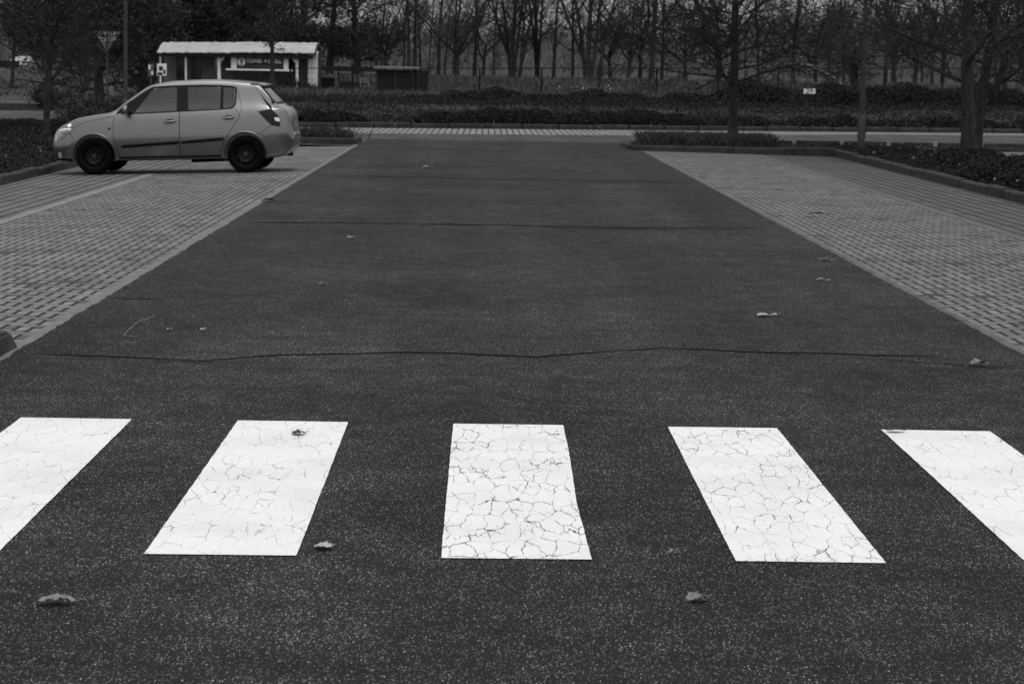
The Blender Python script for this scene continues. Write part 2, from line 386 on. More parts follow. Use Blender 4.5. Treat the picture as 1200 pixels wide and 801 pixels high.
# parking bays
def zl(X,Y=0): return -.018-.033*(XL-X)
def zr(X,Y=0): return -.012-.012*(X-XR)
sheet('paving_edge_strip',XL-.085,XL+.03,12.6,49.45,-.010,M['concrete_light'],1,60,zf=lambda X,Y:-.008)
sheet('herringbone_paving',-5.12,XL-.085,8,49.6,0,M['herring_l'],4,8,zf=lambda X,Y:zl(X))
sheet('paving_divider',-5.27,-5.12,8,36.8,0,M['divider'],1,8,zf=lambda X,Y:zl(X)+.004)
sheet('grass_joint_paving',-7.1,-5.12,8,49.6,0,M['grassjoint_l'],2,8,zf=lambda X,Y:zl(X)-.002)
sheet('paving_edge_strip',XR-.02,XR+.07,6,48.7,-.004,M['concrete_dark'],1,60,zf=lambda X,Y:-.006)
sheet('herringbone_paving',XR+.07,5.62,6,49.2,0,M['herring_r'],3,8,zf=lambda X,Y:zr(X))
sheet('paving_divider',5.62,5.80,6,48.7,0,M['concrete'],1,8,zf=lambda X,Y:zr(X)+.001)
sheet('grass_joint_paving',5.80,7.5,6,49.2,0,M['grassjoint_r'],2,8,zf=lambda X,Y:zr(X)-.002)
sheet('parking_bay',9.55,26,20,51.8,.04,M['grassjoint_far'],2,2)

# kerbs: rows of kerb stones with rounded arris and open joints
def kerb(name,pts,w=.12,h=.12,z0=-.05,gap=.008,m='kerb',ln=1.0,zf=None,seed=0):
    r=random.Random(seed); mb=MB()
    for a,b in zip(pts[:-1],pts[1:]):
        a=Vector(a);b=Vector(b); L=(b-a).length; n=max(1,round(L/ln)); d=(b-a)/L; nn=Vector((-d.y,d.x))*w/2
        for i in range(n):
            p=a+d*(L*i/n+gap/2); qq=a+d*(L*(i+1)/n-gap/2); dz=r.uniform(-.012,.012); jn=nn.normalized()*r.uniform(-.008,.008)
            za=(zf(p.x,p.y) if zf else 0)
            v=[]
            for pt in (p,qq):
                for (k,zz) in ((-1,z0),(-1,h-.022),(-.72,h),(.72,h),(1,h-.022),(1,z0)):
                    v.append((pt.x+nn.x*k+jn.x,pt.y+nn.y*k+jn.y,za+zz+dz*(zz>0)))
            mb.add(v,[(k,(k+1)%6,6+(k+1)%6,6+k) for k in range(6)]+[(0,5,4,3,2,1),(6,7,8,9,10,11)])
    return tag(mb.build(name,M[m]),kind='structure')
kerb('kerb',[(-7.02,16),(-7.02,49.55)],.14,.13,-.12,.012,zf=lambda X,Y:zl(X),seed=1)
kerb('kerb',[(-7.0,49.55),(-2.68,49.55)],.14,.115,-.15,.012,seed=2)
kerb('kerb',[(-2.75,49.65),(-2.75,51.6)],.12,.11,-.1,seed=3)
kerb('kerb',[(3.05,48.85),(7.30,48.85)],.14,.105,-.12,.012,seed=4)
kerb('kerb',[(7.36,49.1),(7.42,24)],.15,.13,-.12,.012,zf=lambda X,Y:-.05,seed=5)
kerb('kerb',[(3.05,48.95),(3.05,51.6)],.12,.10,-.1,seed=6)
kerb('kerb',[(5.9,53.0),(26,57.6)],.14,.135,-.10,.12,ln=1.13,seed=7)
kerb('kerb',[(9.5,24),(9.5,50.6),(22,51.9)],.13,.10,-.1,.012,m='kerb',seed=8)
a=Vector((5.9,53.0)); b=Vector((26,57.6)); L=(b-a).length; n=round(L/1.13); mb=MB()
for i in range(1,n):
    p=a+(b-a)*i/n; mb.box(p.x-.05,p.x+.05,p.y-.085,p.y+.06,-.1,.137)
tag(mb.build('kerb',M['pale_block']),kind='structure')
pts=[(X,float(kerbline(X))+.08) for X in (-10,-5,0,5,10,15,20,30,45)]
kerb('kerb',pts,.16,.13,-.15,.06,m='kerb',ln=1.15,seed=9)
# near left corner kerb block
kerb('kerb',[(-2.79,6.0),(-2.79,12.9)],.19,.11,-.1,.01,seed=11)
mb=MB(); mb.add([(-2.90,12.9,-.1),(-2.68,12.9,-.1),(-2.66,13.6,-.1),(-2.90,13.75,-.1),(-2.89,12.9,.115),(-2.70,12.9,.115),(-2.715,13.45,.09),(-2.89,13.6,.10)],[(0,3,2,1),(4,5,6,7),(0,1,5,4),(1,2,6,5),(2,3,7,6),(3,0,4,7)])
tag(mb.build('kerb',M['kerb'],bevel=.02),kind='structure')

# planting beds (soil)
def bed(x0,x1,y0,y1,z,nx=8,ny=8,amp=.03,seed=0,zf=None,yf=None):
    r=random.Random(seed)
    o=sheet('planting_bed',x0,x1,y0,y1,z,M['soil'],nx,ny,zf=lambda X,Y:z+(zf(X) if zf else 0)+r.uniform(-amp,amp),yf=yf); return o
bed(-60,-7.05,16,55,.0,30,24,.03,1,zf=lambda X:-.10)
bed(-7.05,-2.79,49.6,51.6,.05,10,4,.02,2)
bed(3.08,7.45,48.9,51.8,.06,10,6,.02,3)
bed(7.43,9.46,24,53,.03,6,24,.03,4)
bed(7.4,26,0,1,.03,24,3,.02,5,yf=lambda X,t:51.6+(53.3+.229*(X-7.4)-51.6)*t-.02)
bed(-12,-2.87,4,13.5,.04,8,8,.02,6)

# ------------------------------------------------------------------ vegetation
def grow(rng,p,d,L,r,lev,S,out,leaves):
    s=S[lev]; n=s['seg']; pts=[p]; rad=[r]; dirs=[d]; step=L/n
    for i in range(n):
        d=d+rng.normal(0,s['wob'],3)+np.array([0,0,s['up']]); d=d/np.linalg.norm(d); p=p+d*step
        pts.append(p); rad.append(max(s.get('rmin',.004),r*(1-(i+1)/n*(1-s['tap'])))); dirs.append(d)
    out[lev].append((pts,rad))
    if lev+1<len(S):
        c=S[lev+1]; k=max(1,int(round(c['n']*rng.uniform(.75,1.25)))); ph=rng.uniform(0,6.28)
        for j in range(k):
            t=c['t0']+(1-c['t0'])*(j+rng.uniform(.1,.9))/k; x=t*n; i=min(int(x),n-1); fr=x-i
            q=pts[i]+(pts[i+1]-pts[i])*fr; dd=dirs[i+1]; rr=rad[i]+(rad[i+1]-rad[i])*fr
            a=ph+j*2.4+rng.normal(0,.3); ref=np.array([1,0,0]) if abs(dd[0])<.8 else np.array([0,1,0])
            u=np.cross(dd,ref); u/=np.linalg.norm(u); w=np.cross(dd,u); side=u*math.cos(a)+w*math.sin(a)
            ang=R(c['ang'])*rng.uniform(.8,1.2)
            if 'ang1' in c: ang=R(c['ang']+(c['ang1']-c['ang'])*t)*rng.uniform(.85,1.15)
            cd=dd*math.cos(ang)+side*math.sin(ang)
            Lc=L*c['len']*rng.uniform(.7,1.2)*(1-c.get('cone',.45)*t)
            grow(rng,q,cd,Lc,min(rr*.85,max(c.get('rmin',.004),rr*c['rr'])),lev+1,S,out,leaves)
    else:
        for i in range(1,n+1): leaves.append(pts[i])
def tree_mesh(seed,S,L,r,leaf_n=0,leaf_size=.07,trunk_levels=1,d0=(0,0,1),stems=None,sides=(8,5,4,3,3,3),flare=1.35):
    rng=np.random.default_rng(seed); out=[[] for _ in S]; leaves=[]
    for (p,d,LL,rr) in (stems or [((0,0,-.1),d0,L,r)]):
        grow(rng,np.array(p,float),np.array(d,float)/np.linalg.norm(d),LL,rr,0,S,out,leaves)
    tb=MB(); cb=MB()
    for l,brs in enumerate(out):
        for pts,rad in brs:
            rad=list(rad)
            if l==0: rad[0]*=flare
            (tb if l<trunk_levels else cb).tube(pts,rad,sides[l],0,cap=l<2)
    if leaf_n>0:
        LP=np.array(leaves); P=LP[rng.integers(0,len(LP),leaf_n)]+rng.normal(0,leaf_size*.9,(leaf_n,3))
        v,f=leaf_quads(P,leaf_size,rng); cb.add(v.tolist(),f.tolist(),1)
    return tb.mesh('trunk'),cb.mesh('crown')
def plant_tree(name,meshes,loc,label,cat='tree',group=None,rz=0,sc=1.0,bark='bark',twig='twig',leaf='leaf'):
    t=empty(name,loc,rz); t.scale=(sc,sc,sc); tag(t,label,cat,group)
    tm,cm=meshes
    if len(tm.materials)==0:
        obj('trunk',tm,M[bark],t,True); obj('crown',cm,[M[twig],M[leaf]],t)
    else:
        o=bpy.data.objects.new('trunk',tm); link(o,t); o=bpy.data.objects.new('crown',cm); link(o,t)
    return t
# --- kinds
S_lin=[dict(seg=14,wob=.012,up=.02,tap=.25),
       dict(n=62,t0=.14,ang=92,ang1=46,len=.30,rr=.30,seg=7,wob=.07,up=.035,tap=.3,cone=.45),
       dict(n=11,t0=.10,ang=48,len=.5,rr=.6,seg=5,wob=.10,up=.02,tap=.4,cone=.4,rmin=.010),
       dict(n=7,t0=.12,ang=38,len=.5,rr=.7,seg=4,wob=.12,up=.02,tap=.6,cone=.3,rmin=.0075),
       dict(n=3.2,t0=.2,ang=35,len=.55,rr=.8,seg=2,wob=.12,up=.0,tap=.8,cone=.2,rmin=.0065)]
T_lin=tree_mesh(11,S_lin,9.0,.105,leaf_n=2600,leaf_size=.06)
S_lin2=[dict(seg=12,wob=.03,up=.02,tap=.3),
       dict(n=34,t0=.16,ang=80,ang1=42,len=.34,rr=.38,seg=7,wob=.07,up=.03,tap=.3,cone=.4),
       dict(n=10,t0=.12,ang=42,len=.48,rr=.55,seg=5,wob=.10,up=.02,tap=.4,cone=.4,rmin=.009),
       dict(n=7,t0=.12,ang=38,len=.5,rr=.7,seg=4,wob=.12,up=.01,tap=.6,cone=.3,rmin=.0075),
       dict(n=3.4,t0=.2,ang=35,len=.55,rr=.8,seg=2,wob=.12,up=.0,tap=.8,cone=.2,rmin=.0065)]
T_lin2=tree_mesh(12,S_lin2,9.5,.15,leaf_n=5000,leaf_size=.07)
S_young=[dict(seg=12,wob=.02,up=.02,tap=.3),
       dict(n=26,t0=.22,ang=62,ang1=35,len=.32,rr=.45,seg=6,wob=.08,up=.04,tap=.3,cone=.4),
       dict(n=8,t0=.15,ang=42,len=.46,rr=.55,seg=4,wob=.10,up=.03,tap=.4,cone=.4,rmin=.006),
       dict(n=6,t0=.15,ang=38,len=.45,rr=.6,seg=3,wob=.12,up=.02,tap=.6,cone=.3,rmin=.005)]
T_young=tree_mesh(13,S_young,6.0,.075,leaf_n=8000,leaf_size=.08)
S_fork=[dict(seg=6,wob=.04,up=.02,tap=.75),
       dict(n=6,t0=.5,ang=48,len=2.4,rr=.66,seg=9,wob=.11,up=.045,tap=.3,cone=.1),
       dict(n=9,t0=.10,ang=55,len=.45,rr=.5,seg=6,wob=.13,up=.03,tap=.35,cone=.45),
       dict(n=8,t0=.12,ang=42,len=.42,rr=.55,seg=4,wob=.13,up=.02,tap=.5,cone=.35,rmin=.006),
       dict(n=5.5,t0=.1,ang=42,len=.5,rr=.6,seg=3,wob=.16,up=.0,tap=.7,cone=.2,rmin=.0045)]
T_fork=[tree_mesh(21+i,S_fork,L,r,leaf_n=n,leaf_size=.11) for i,(L,r,n) in enumerate([(2.0,.135,500),(1.7,.11,1000),(2.3,.12,300)])]
S_slim=[dict(seg=12,wob=.03,up=.03,tap=.25),
       dict(n=17,t0=.14,ang=52,ang1=30,len=.33,rr=.42,seg=6,wob=.08,up=.05,tap=.3,cone=.4),
       dict(n=8,t0=.12,ang=40,len=.46,rr=.5,seg=4,wob=.12,up=.03,tap=.4,cone=.4,rmin=.006),
       dict(n=4.5,t0=.1,ang=40,len=.46,rr=.6,seg=3,wob=.13,up=.0,tap=.6,cone=.3,rmin=.005)]
T_slim=[tree_mesh(31+i,S_slim,L,r,leaf_n=n,leaf_size=.10) for i,(L,r,n) in enumerate([(9,.095,300),(8,.07,700)])]
T_pale=tree_mesh(35,S_slim,9,.10,leaf_n=150,leaf_size=.09,stems=[((0,0,-.1),(0,0,1),9,.12),((.1,0,.3),(.16,.1,1),8,.08),((-.1,0,.3),(-.18,0,1),8,.08)])
T_multi=tree_mesh(36,S_slim,9,.2,leaf_n=1200,leaf_size=.10,stems=[((0,0,-.1),(0,.05,1),9,.12),((.15,0,.0),(.12,.1,1),8.5,.085),((-.15,.1,.0),(-.16,0,1),8.5,.09),((.3,.2,0),(.24,.1,1),8,.08),((-.1,.2,.4),(-.5,0,1),7,.085)])
# dense leafy (evergreen-like) trees
S_dense=[dict(seg=9,wob=.03,up=.02,tap=.3),
       dict(n=40,t0=.07,ang=82,ang1=40,len=.36,rr=.35,seg=6,wob=.08,up=.02,tap=.3,cone=.5),
       dict(n=10,t0=.1,ang=45,len=.48,rr=.5,seg=4,wob=.12,up=.0,tap=.4,cone=.4,rmin=.01),
       dict(n=6,t0=.1,ang=42,len=.45,rr=.6,seg=3,wob=.13,up=-.02,tap=.6,cone=.3,rmin=.008)]
T_dense=[tree_mesh(41+i,S_dense,L,r,leaf_n=n,leaf_size=.13) for i,(L,r,n) in enumerate([(8,.2,17000),(9,.18,15000)])]

# ---- trees near the camera
plant_tree('lime_tree',T_lin,(5.60,53.0,.05),'straight young bare tree in the grass bed at the end of the right bay','tree')
plant_tree('lime_tree',T_lin2,(9.28,44.9,.03),'thicker bare tree standing upright in the hedge bed right of the lamp post','tree',rz=1.0)
t=plant_tree('lime_tree',T_lin2,(10.15,48.6,.03),'bare tree leaning right just behind the thicker upright tree','tree',rz=3.4,sc=.88); t.rotation_euler=(0,R(5),3.4); t.rotation_euler=(Matrix.Rotation(R(5),3,'Y')@Matrix.Rotation(3.4,3,'Z')).to_euler()
plant_tree('street_tree',T_young,(-8.85,47.5,-.1),'young dark leafy tree in front of the car bonnet','tree',leaf='leaf_dark')
plant_tree('street_tree',T_young,(ux(318,76),76,tz(ux(318,76),76)-.05),'slim forked tree in front of the kiosk sign','tree',rz=2.2,sc=1.1)
plant_tree('street_tree',T_young,(-24.1,120,-.1),'tree by the garages at the left edge beyond the branch street','tree',rz=.7,sc=1.5)
plant_tree('street_tree',T_young,(ux(100,58),58,-.05),'leafy sapling beside the yield sign behind the car bonnet','tree',rz=4.0,sc=.42)
# ---- trees along the field: (u, Y, kind, scale, label)
ordn=['first','second','third','fourth','fifth','sixth','seventh','eighth','ninth','tenth','eleventh','twelfth','thirteenth','fourteenth','fifteenth','sixteenth','seventeenth','eighteenth','nineteenth','twentieth']
row=[(451,117,'fork',1,.85),(472,121,'slim',1,.9),(484,116,'slim',0,1.0),(491,124,'slim',1,.9),(512,118,'slim',0,1.05),(519,126,'slim',1,.8),(534,115,'fork',0,1.0),(554,119,'slim',0,1.1),(564,125,'fork',2,.8),(597,117,'multi',0,1.0),(607,124,'slim',1,1.0),(627,119,'pale',0,1.0),(646,123,'slim',0,.9),(668,118,'slim',1,1.2),(686,115,'multi',0,1.15),(712,120,'fork',1,.9),(747,122,'fork',2,1.0),(760,116,'slim',0,1.4),(772,121,'slim',1,1.2),(800,117,'fork',1,1.0)]
kinds=dict(fork=T_fork,slim=T_slim,multi=[T_multi],pale=[T_pale])
look=dict(fork='spreading forked',slim='slender straight',multi='broad many-stemmed dark',pale='pale thin many-stemmed')
for i,(u,Y,k,n,sc) in enumerate(row):
    X=ux(u,Y); lab='%s bare field tree, %s trunk counted rightwards from the wooden shelter'%(look[k],ordn[i])
    plant_tree('field_tree',kinds[k][n],(X,Y,tz(X,Y)-.05),lab,'tree','trees beyond the wire fence',rz=1.3*i,sc=sc)
rs=random.Random(17)
for i in range(26):
    u=445+i*31+rs.uniform(-12,12); Y=rs.uniform(134,158); X=ux(u,Y)
    if 596<u<672 or 735<u<965: continue
    k=rs.choice(['slim','slim','fork']); n=rs.randrange(2)
    plant_tree('field_tree',kinds[k][n],(X,Y,tz(X,Y)-.05),'thin bare tree of the second row, glimpsed between the nearer field trunks','tree','thin trees of the second row',rz=rs.uniform(0,6),sc=rs.uniform(.8,1.25))
right=[(838,119,'fork',0,1.0,'forked field tree seen through the straight young tree'),(885,122,'slim',1,1.2,'slender field tree just right of the straight young tree'),(925,117,'slim',0,1.2,'straight field tree above the white notice board'),(952,124,'fork',1,1.0,'leafy forked field tree left of the broken dark tree'),(985,121,'slim',1,1.2,'slim field tree just left of the lamp post on the right'),(1033,118,'slim',0,1.1,'tall straight field tree right of the lamp post'),(1068,123,'fork',0,1.0,'spreading field tree between lamp post and thicker upright tree'),(1100,119,'fork',2,1.1,'forked field tree behind the drooping branches left of the upright tree'),(1170,121,'fork',1,1.1,'dense field tree right of the leaning tree'),(1196,116,'slim',0,1.3,'slender field tree at the right edge of the photo')]
for i,(u,Y,k,n,sc,lab) in enumerate(right):
    X=ux(u,Y); plant_tree('field_tree',kinds[k][n],(X,Y,tz(X,Y)-.05),lab,'tree','trees beyond the wire fence',rz=2.1*i+.4,sc=sc)
dense=[(352,118,1,1.0,'dense grey conifer-like tree right behind the kiosk end'),(385,126,1,1.1,'dense grey tree with low crown behind the bins'),(418,121,1,1.0,'dense grey rounded tree left of the wooden shelter'),(300,112,0,1.1,'dark dense tree behind the kiosk sign'),(255,115,0,1.15,'dark dense tree behind the middle of the kiosk roof'),(212,111,0,1.1,'dark dense tree behind the left end of the kiosk roof'),(168,108,0,1.1,'dark dense tree between the lamp post on the left and the kiosk'),(118,102,0,1.1,'dark dense tree behind the yield sign'),(40,168,1,1.7,'dense tree above the round bushes at far left'),(82,150,0,1.5,'dark dense tree behind the young leafy tree at far left')]
for i,(u,Y,n,sc,lab) in enumerate(dense):
    X=ux(u,Y); plant_tree('dense_tree',T_dense[n],(X,Y,tz(X,Y)-.05),lab,'tree','dense trees behind the kiosk',rz=1.9*i,sc=sc,leaf='leaf_dark' if n==0 else 'leaf')
# far-off wood: one mass of scrub on the rise behind
rg=np.random.default_rng(5)
mb=MB(); n=2400
X=rg.uniform(-75,75,n); Y=rg.uniform(165,300,n)
for x,y in zip(X,Y):
    z=tz(x,y); h=rg.uniform(.8,2.6)*(1.5 if x>22 or x<-22 else 1.0)*(.45+.75*abs(math.sin(x*.31)+.6*math.sin(x*.83+1)))
    for k in range(7):
        a=rg.normal(0,.3,2)*h; mb.tube([(x,y,z-.1),(x+a[0]*.4,y+a[1]*.4,z+h*.5),(x+a[0],y+a[1],z+h)],[.05,.035,.015],3,0,cap=False)
P=np.stack([np.repeat(X,40),np.repeat(Y,40),np.zeros(n*40)],1); P[:,:2]+=rg.normal(0,.7,(n*40,2)); P[:,2]=terrain(P[:,0],P[:,1])+np.abs(rg.normal(.2,.75,n*40))
v,f=leaf_quads(P,.17,rg); mb.add(v.tolist(),f.tolist(),1)
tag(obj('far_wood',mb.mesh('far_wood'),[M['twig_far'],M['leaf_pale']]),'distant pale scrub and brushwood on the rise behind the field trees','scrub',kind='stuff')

# tree line on the horizon behind (one mass)
mb=MB(); n=170
for k in range(n):
    x=rg.choice([-1,1])*rg.uniform(24,130)+6; y=rg.uniform(300,350); z=tz(x,y); hgt=rg.uniform(3.5,7)*(1.0 if abs(x-5)>32 else .35)
    mb.tube([(x,y,z-.2),(x+rg.normal(0,.2),y,z+hgt*.5),(x+rg.normal(0,.5),y,z+hgt)],[.22,.15,.04],4,0,cap=False)
    for j in range(26):
        t=rg.uniform(.12,.95); a=rg.uniform(0,6.28); L=rg.uniform(.8,2.6)*(1-.5*t); q0=np.array([x,y,z+hgt*t]); q1=q0+np.array([math.cos(a)*L,math.sin(a)*L,rg.uniform(.2,1.6)])
        mb.tube([q0,(q0+q1)/2+rg.normal(0,.12,3),q1],[.07,.05,.02],3,0,cap=False)
    c=np.array([x,y,z+hgt*.6]); P=c+rg.normal(0,1,(160,3))*np.array([1.6,1.6,hgt*.24]); v,f=leaf_quads(P,.42,rg); mb.add(v.tolist(),f.tolist(),1)
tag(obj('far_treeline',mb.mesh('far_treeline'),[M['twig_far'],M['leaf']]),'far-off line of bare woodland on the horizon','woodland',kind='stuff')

# ---- hedges and shrubs
def hedge(name,p0,p1,depth,h,z,label,leafm='hedge',n=None,size=.06,seed=0,cat='hedge',amp=.12,group=None):
    rg=np.random.default_rng(seed); p0=np.array(p0,float); p1=np.array(p1,float); L=np.linalg.norm(p1-p0); d=(p1-p0)/L; nn=np.array([-d[1],d[0]])
    o=empty(name,(p0[0],p0[1],z)); tag(o,label,cat,group)
    ph=rg.uniform(0,6.28,6)
    def prof(s):  # height factor along
        return 1+amp*(np.sin(s*1.7+ph[0])+.6*np.sin(s*4.1+ph[1])+.4*np.sin(s*9+ph[2])) - np.exp(-s/.25)*.45-np.exp(-(L-s)/.25)*.45
    # core
    K=max(4,int(L/.25)); v=[];f=[]
    for i in range(K+1):
        s=L*i/K; hh=h*.84*float(prof(np.array(s)))
        for a in np.linspace(0,math.pi,9):
            w=-math.cos(a)*depth*.42; zz=math.sin(a)**.6*hh
            q=d*s+nn*w; v.append((q[0],q[1],zz-.02))
    for i in range(K):
        for k in range(8): a=i*9+k; f.append((a,a+1,a+10,a+9))
    me=bpy.data.meshes.new('branch_mass'); me.from_pydata(v,[],f); obj('branch_mass',me,M['core'],o)
    n=n or int(L*(depth+2*h)*1500*(.06/size)**2)
    s=rg.uniform(-.05,L+.05,n); a=rg.uniform(0,math.pi,n); hh=h*prof(np.clip(s,0,L)); rr=rg.uniform(.86,1.06,n)+np.abs(rg.normal(0,.04,n))
    P=np.zeros((n,3)); w=-np.cos(a)*depth*.5*rr; P[:,:2]=d[None]*s[:,None]+nn[None]*w[:,None]; P[:,2]=np.maximum(.0,np.sin(a)**.6*hh*rr)
    v,f=leaf_quads(P,size,rg); obj('foliage',mesh_np('foliage',v,f),M[leafm],o)
    return o
def bush(name,c,r,h,label,leafm='hedge',n=1500,size=.06,seed=0,cat='shrub',group=None):
    rg=np.random.default_rng(seed); o=empty(name,c); tag(o,label,cat,group)
    mb=MB()
    for k in range(14):
        a=rg.uniform(0,6.28); t=rg.uniform(.3,.9); e=np.array([math.cos(a)*r*t,math.sin(a)*r*t,h*rg.uniform(.5,.95)])
        mb.tube([(0,0,-.05),e*np.array([.4,.4,.55]),e],[.012,.008,.004],3,0,cap=False)
    obj('stem',mb.mesh('stem'),M['twig'],o)
    d=rg.normal(size=(n,3)); d/=np.linalg.norm(d,axis=1)[:,None]; rad=rg.uniform(.35,1.05,n)**.6
    lump=1+.25*np.sin(d[:,0]*5+seed)+.2*np.sin(d[:,1]*7+seed*2)
    P=d*(rad*lump)[:,None]*np.array([r,r,h*.55]); P[:,2]+=h*.5; P[:,2]=np.abs(P[:,2])
    v,f=leaf_quads(P,size,rg); obj('foliage',mesh_np('foliage',v,f),M[leafm],o); return o
def kp(u,s,z=0):  # point near the far kerb line at image column u, s metres behind
    Y=64.0
    for _ in range(6): Y=float(kerbline(ux(u,Y)))+s
    return (ux(u,Y),Y)
hedge('hedge',kp(488,1.0),kp(820,1.0),1.3,.44,.0,'long low clipped hedge along the far kerb in the middle',seed=1,size=.06)
hedge('hedge',kp(352,1.0),kp(425,1.0),1.3,.42,.0,'short low hedge along the far kerb behind the car tail',seed=2,size=.06)
hedge('hedge',kp(822,1.2),kp(1240,1.2),1.2,.33,.0,'low shaggy hedge along the far kerb on the right',seed=3,size=.07,leafm='ground_cover',amp=.2)
hedge('hedge',(ux(840,76),76.5),(ux(1010,77),79),2.0,.62,tz(12,77),'dark taller shrub bank below the white notice board',seed=4,size=.08,amp=.2,leafm='hedge')
hedge('hedge',(ux(1012,78),79),(ux(1240,78),83),2.0,.65,tz(20,80),'dark shrub bank behind the street at far right',seed=5,size=.08,amp=.18)
hedge('hedge',(ux(480,72),73.5),(ux(845,74),77),1.8,.34,tz(2,74),'rough shrub row on the bank below the wire fence',seed=6,size=.07,amp=.25,leafm='ground_cover')
hedge('hedge',(ux(-12,51),51),(ux(80,50.4),50.4),1.6,.50,-.12,'dark clipped hedge at the left edge before the street',seed=7,size=.05)
hedge('hedge',(ux(85,54.2),54.2),(ux(330,54.2),54.2),1.2,.80,-.10,'taller hedge directly behind the parked car',seed=8,size=.06,amp=.08)
hedge('hedge',(8.05,31),(8.0,38.5),.75,.26,.03,'low bushy hedge in the bed at the right edge of the bay',seed=10,size=.045,amp=.2)
hedge('hedge',(8.6,33),(8.5,43),1.0,.28,.03,'low hedge before the thicker upright tree',seed=11,size=.045,amp=.2)
bush('bush',(ux(55,84),84,-.1),.62,.95,'round clipped bush on the far left verge','hedge',2600,.07,1)
bush('bush',(ux(80,83),83,-.1),.55,.62,'lower bush right of the round clipped bush','hedge',1800,.07,2)
bush('bush',(ux(110,53),52.3,-.1),.8,1.15,'twiggy open shrub by the car bonnet','leaf_dark',1500,.07,3)
bush('bush',(ux(350,96),95.6,.3),.55,.7,'dark bush before the white end wall of the kiosk','hedge',2200,.07,4)
bush('bush',(ux(364,95),95,.3),.45,.55,'small dark bush at the right foot of the kiosk','hedge',1500,.07,5)
bush('bush',(ux(868,83),83,tz(10,83)),.9,1.0,'dark shrub behind the trunk of the straight young tree','hedge',3200,.08,6)
fb=bush('flowering_bush',(ux(690,87),87,tz(4,87)),.9,.75,'loose bush with white blossoms by the wire fence','weeds',1200,.07,7)
rg=np.random.default_rng(77); P=np.stack([rg.normal(0,.75,60),rg.normal(0,.4,60),rg.uniform(.15,.75,60)],1); v,f=leaf_quads(P,.085,rg,.9); obj('blossom',mesh_np('blossom',v,f),M['flower'],fb)
# --- ground cover as stuff
def cover(name,region,n,hfun,size,m,label,seed,cat='ground cover',kind='stuff',mound=0,blade=False,w=.012):
    rg=np.random.default_rng(seed); P=region(rg,n); z0=P[:,2].copy()
    if blade: v,f=blades(P,size,w,rg)
    else:
        P[:,2]+=np.abs(rg.normal(0,1,len(P)))*hfun(P); v,f=leaf_quads(P,size,rg)
    return tag(obj(name,mesh_np(name,v,f),M[m]),label,cat,kind=kind)
def reg_bank(rg,n):
    X=rg.uniform(-11.5,34,n); s=rg.uniform(.25,13,n)**1.0; Y=kerbline(X)+s
    lump=.10*(np.sin(X*1.9+s*.8)+np.sin(X*.9-s*1.7)+np.sin(s*2.3+X*.3))
    return np.stack([X,Y,terrain(X,Y)+np.maximum(0,lump)*rg.uniform(0,1,n)],1)
cover('ground_cover',reg_bank,190000,lambda P:.08,.062,'ground_cover','dark ground cover shrubs over the bank beyond the street',1)
def reg_left(rg,n):
    X=rg.uniform(-12.5,-7.12,n); Y=rg.uniform(30,48.5,n); lump=np.maximum(0,.16+.14*np.sin(X*3+Y*.9)+.10*np.sin(X*1.3-Y*2.1)+.08*np.sin(Y*4.1))
    lump*=sst(-7.1,-7.8,X)*.8+.2
    return np.stack([X,Y,-.12+lump*rg.uniform(.2,1,n)**.5],1)
cover('ground_cover',reg_left,70000,lambda P:.035,.045,'ground_cover','low shrubs filling the bed behind the left kerb',2)
def reg_right(rg,n):
    X=rg.uniform(7.45,9.4,n); Y=rg.uniform(26,52.5,n); lump=np.maximum(0,.07+.10*np.sin(X*4+Y*1.1)+.07*np.sin(X*2-Y*2.6))*(1-.75*sst(44,49,Y)); return np.stack([X,Y,.03+lump*rg.uniform(.2,1,n)],1)
cover('ground_cover',reg_right,42000,lambda P:.03,.04,'ground_cover','low leafy plants filling the bed right of the bay',3)
def reg_isl(rg,n):
    X=3.2+4.2*rg.uniform(0,1,n); Y=rg.uniform(49.0,51.7,n); return np.stack([X,Y,np.full(n,.05)],1)
def reg_tuft(rg,n):
    X=3.35+rg.uniform(0,1,n)**.9*2.8; Y=rg.uniform(49.4,51.5,n); return np.stack([X,Y,np.full(n,.05)],1)
cover('grass',reg_isl,5000,None,.09,'grass','short grass in the bed at the end of the right bay',4,'grass',blade=True)
cover('grass',reg_tuft,9000,None,.27,'grass','taller tufts of grass beside the straight young tree',5,'grass',blade=True)
def reg_islL(rg,n):
    X=-3.55+rg.normal(0,.28,n); Y=rg.uniform(49.75,51.3,n); return np.stack([X,Y,np.full(n,.05)],1)
cover('grass',reg_islL,2200,None,.24,'grass','grass tuft in the kerbed bed behind the car tail',6,'grass',blade=True)
def reg_islL2(rg,n):
    X=rg.uniform(-7,-2.85,n); Y=rg.uniform(49.7,51.5,n); return np.stack([X,Y,.05+rg.uniform(0,.05,n)],1)
cover('ground_cover',reg_islL2,4000,lambda P:.03,.05,'ground_cover','sparse plants in the kerbed bed behind the parked car',7)
def reg_far(rg,n):
    X=rg.uniform(-10,40,n); Y=rg.uniform(0,1,n)*28+84; Y=np.maximum(Y,kerbline(X)+11); return np.stack([X,Y,terrain(X,Y)-.02],1)
cover('grass',reg_far,80000,None,.42,'weeds','tall rough grass and weeds along and behind the wire fence',8,'grass',blade=True,w=.05)
def reg_verge(rg,n):
    X=rg.uniform(7.4,26,n); Y=51.8+rg.uniform(0,1,n)*(1.5+.229*(X-7.4)); return np.stack([X,Y,np.full(n,.03)],1)
cover('ground_cover',reg_verge,2500,lambda P:.008,.05,'ground_cover','low plants behind the gapped kerb on the right',9)
def reg_lverge(rg,n):
    X=rg.uniform(-40,-13.5,n); Y=rg.uniform(78,90,n); return np.stack([X,Y,terrain(X,Y)-.02],1)
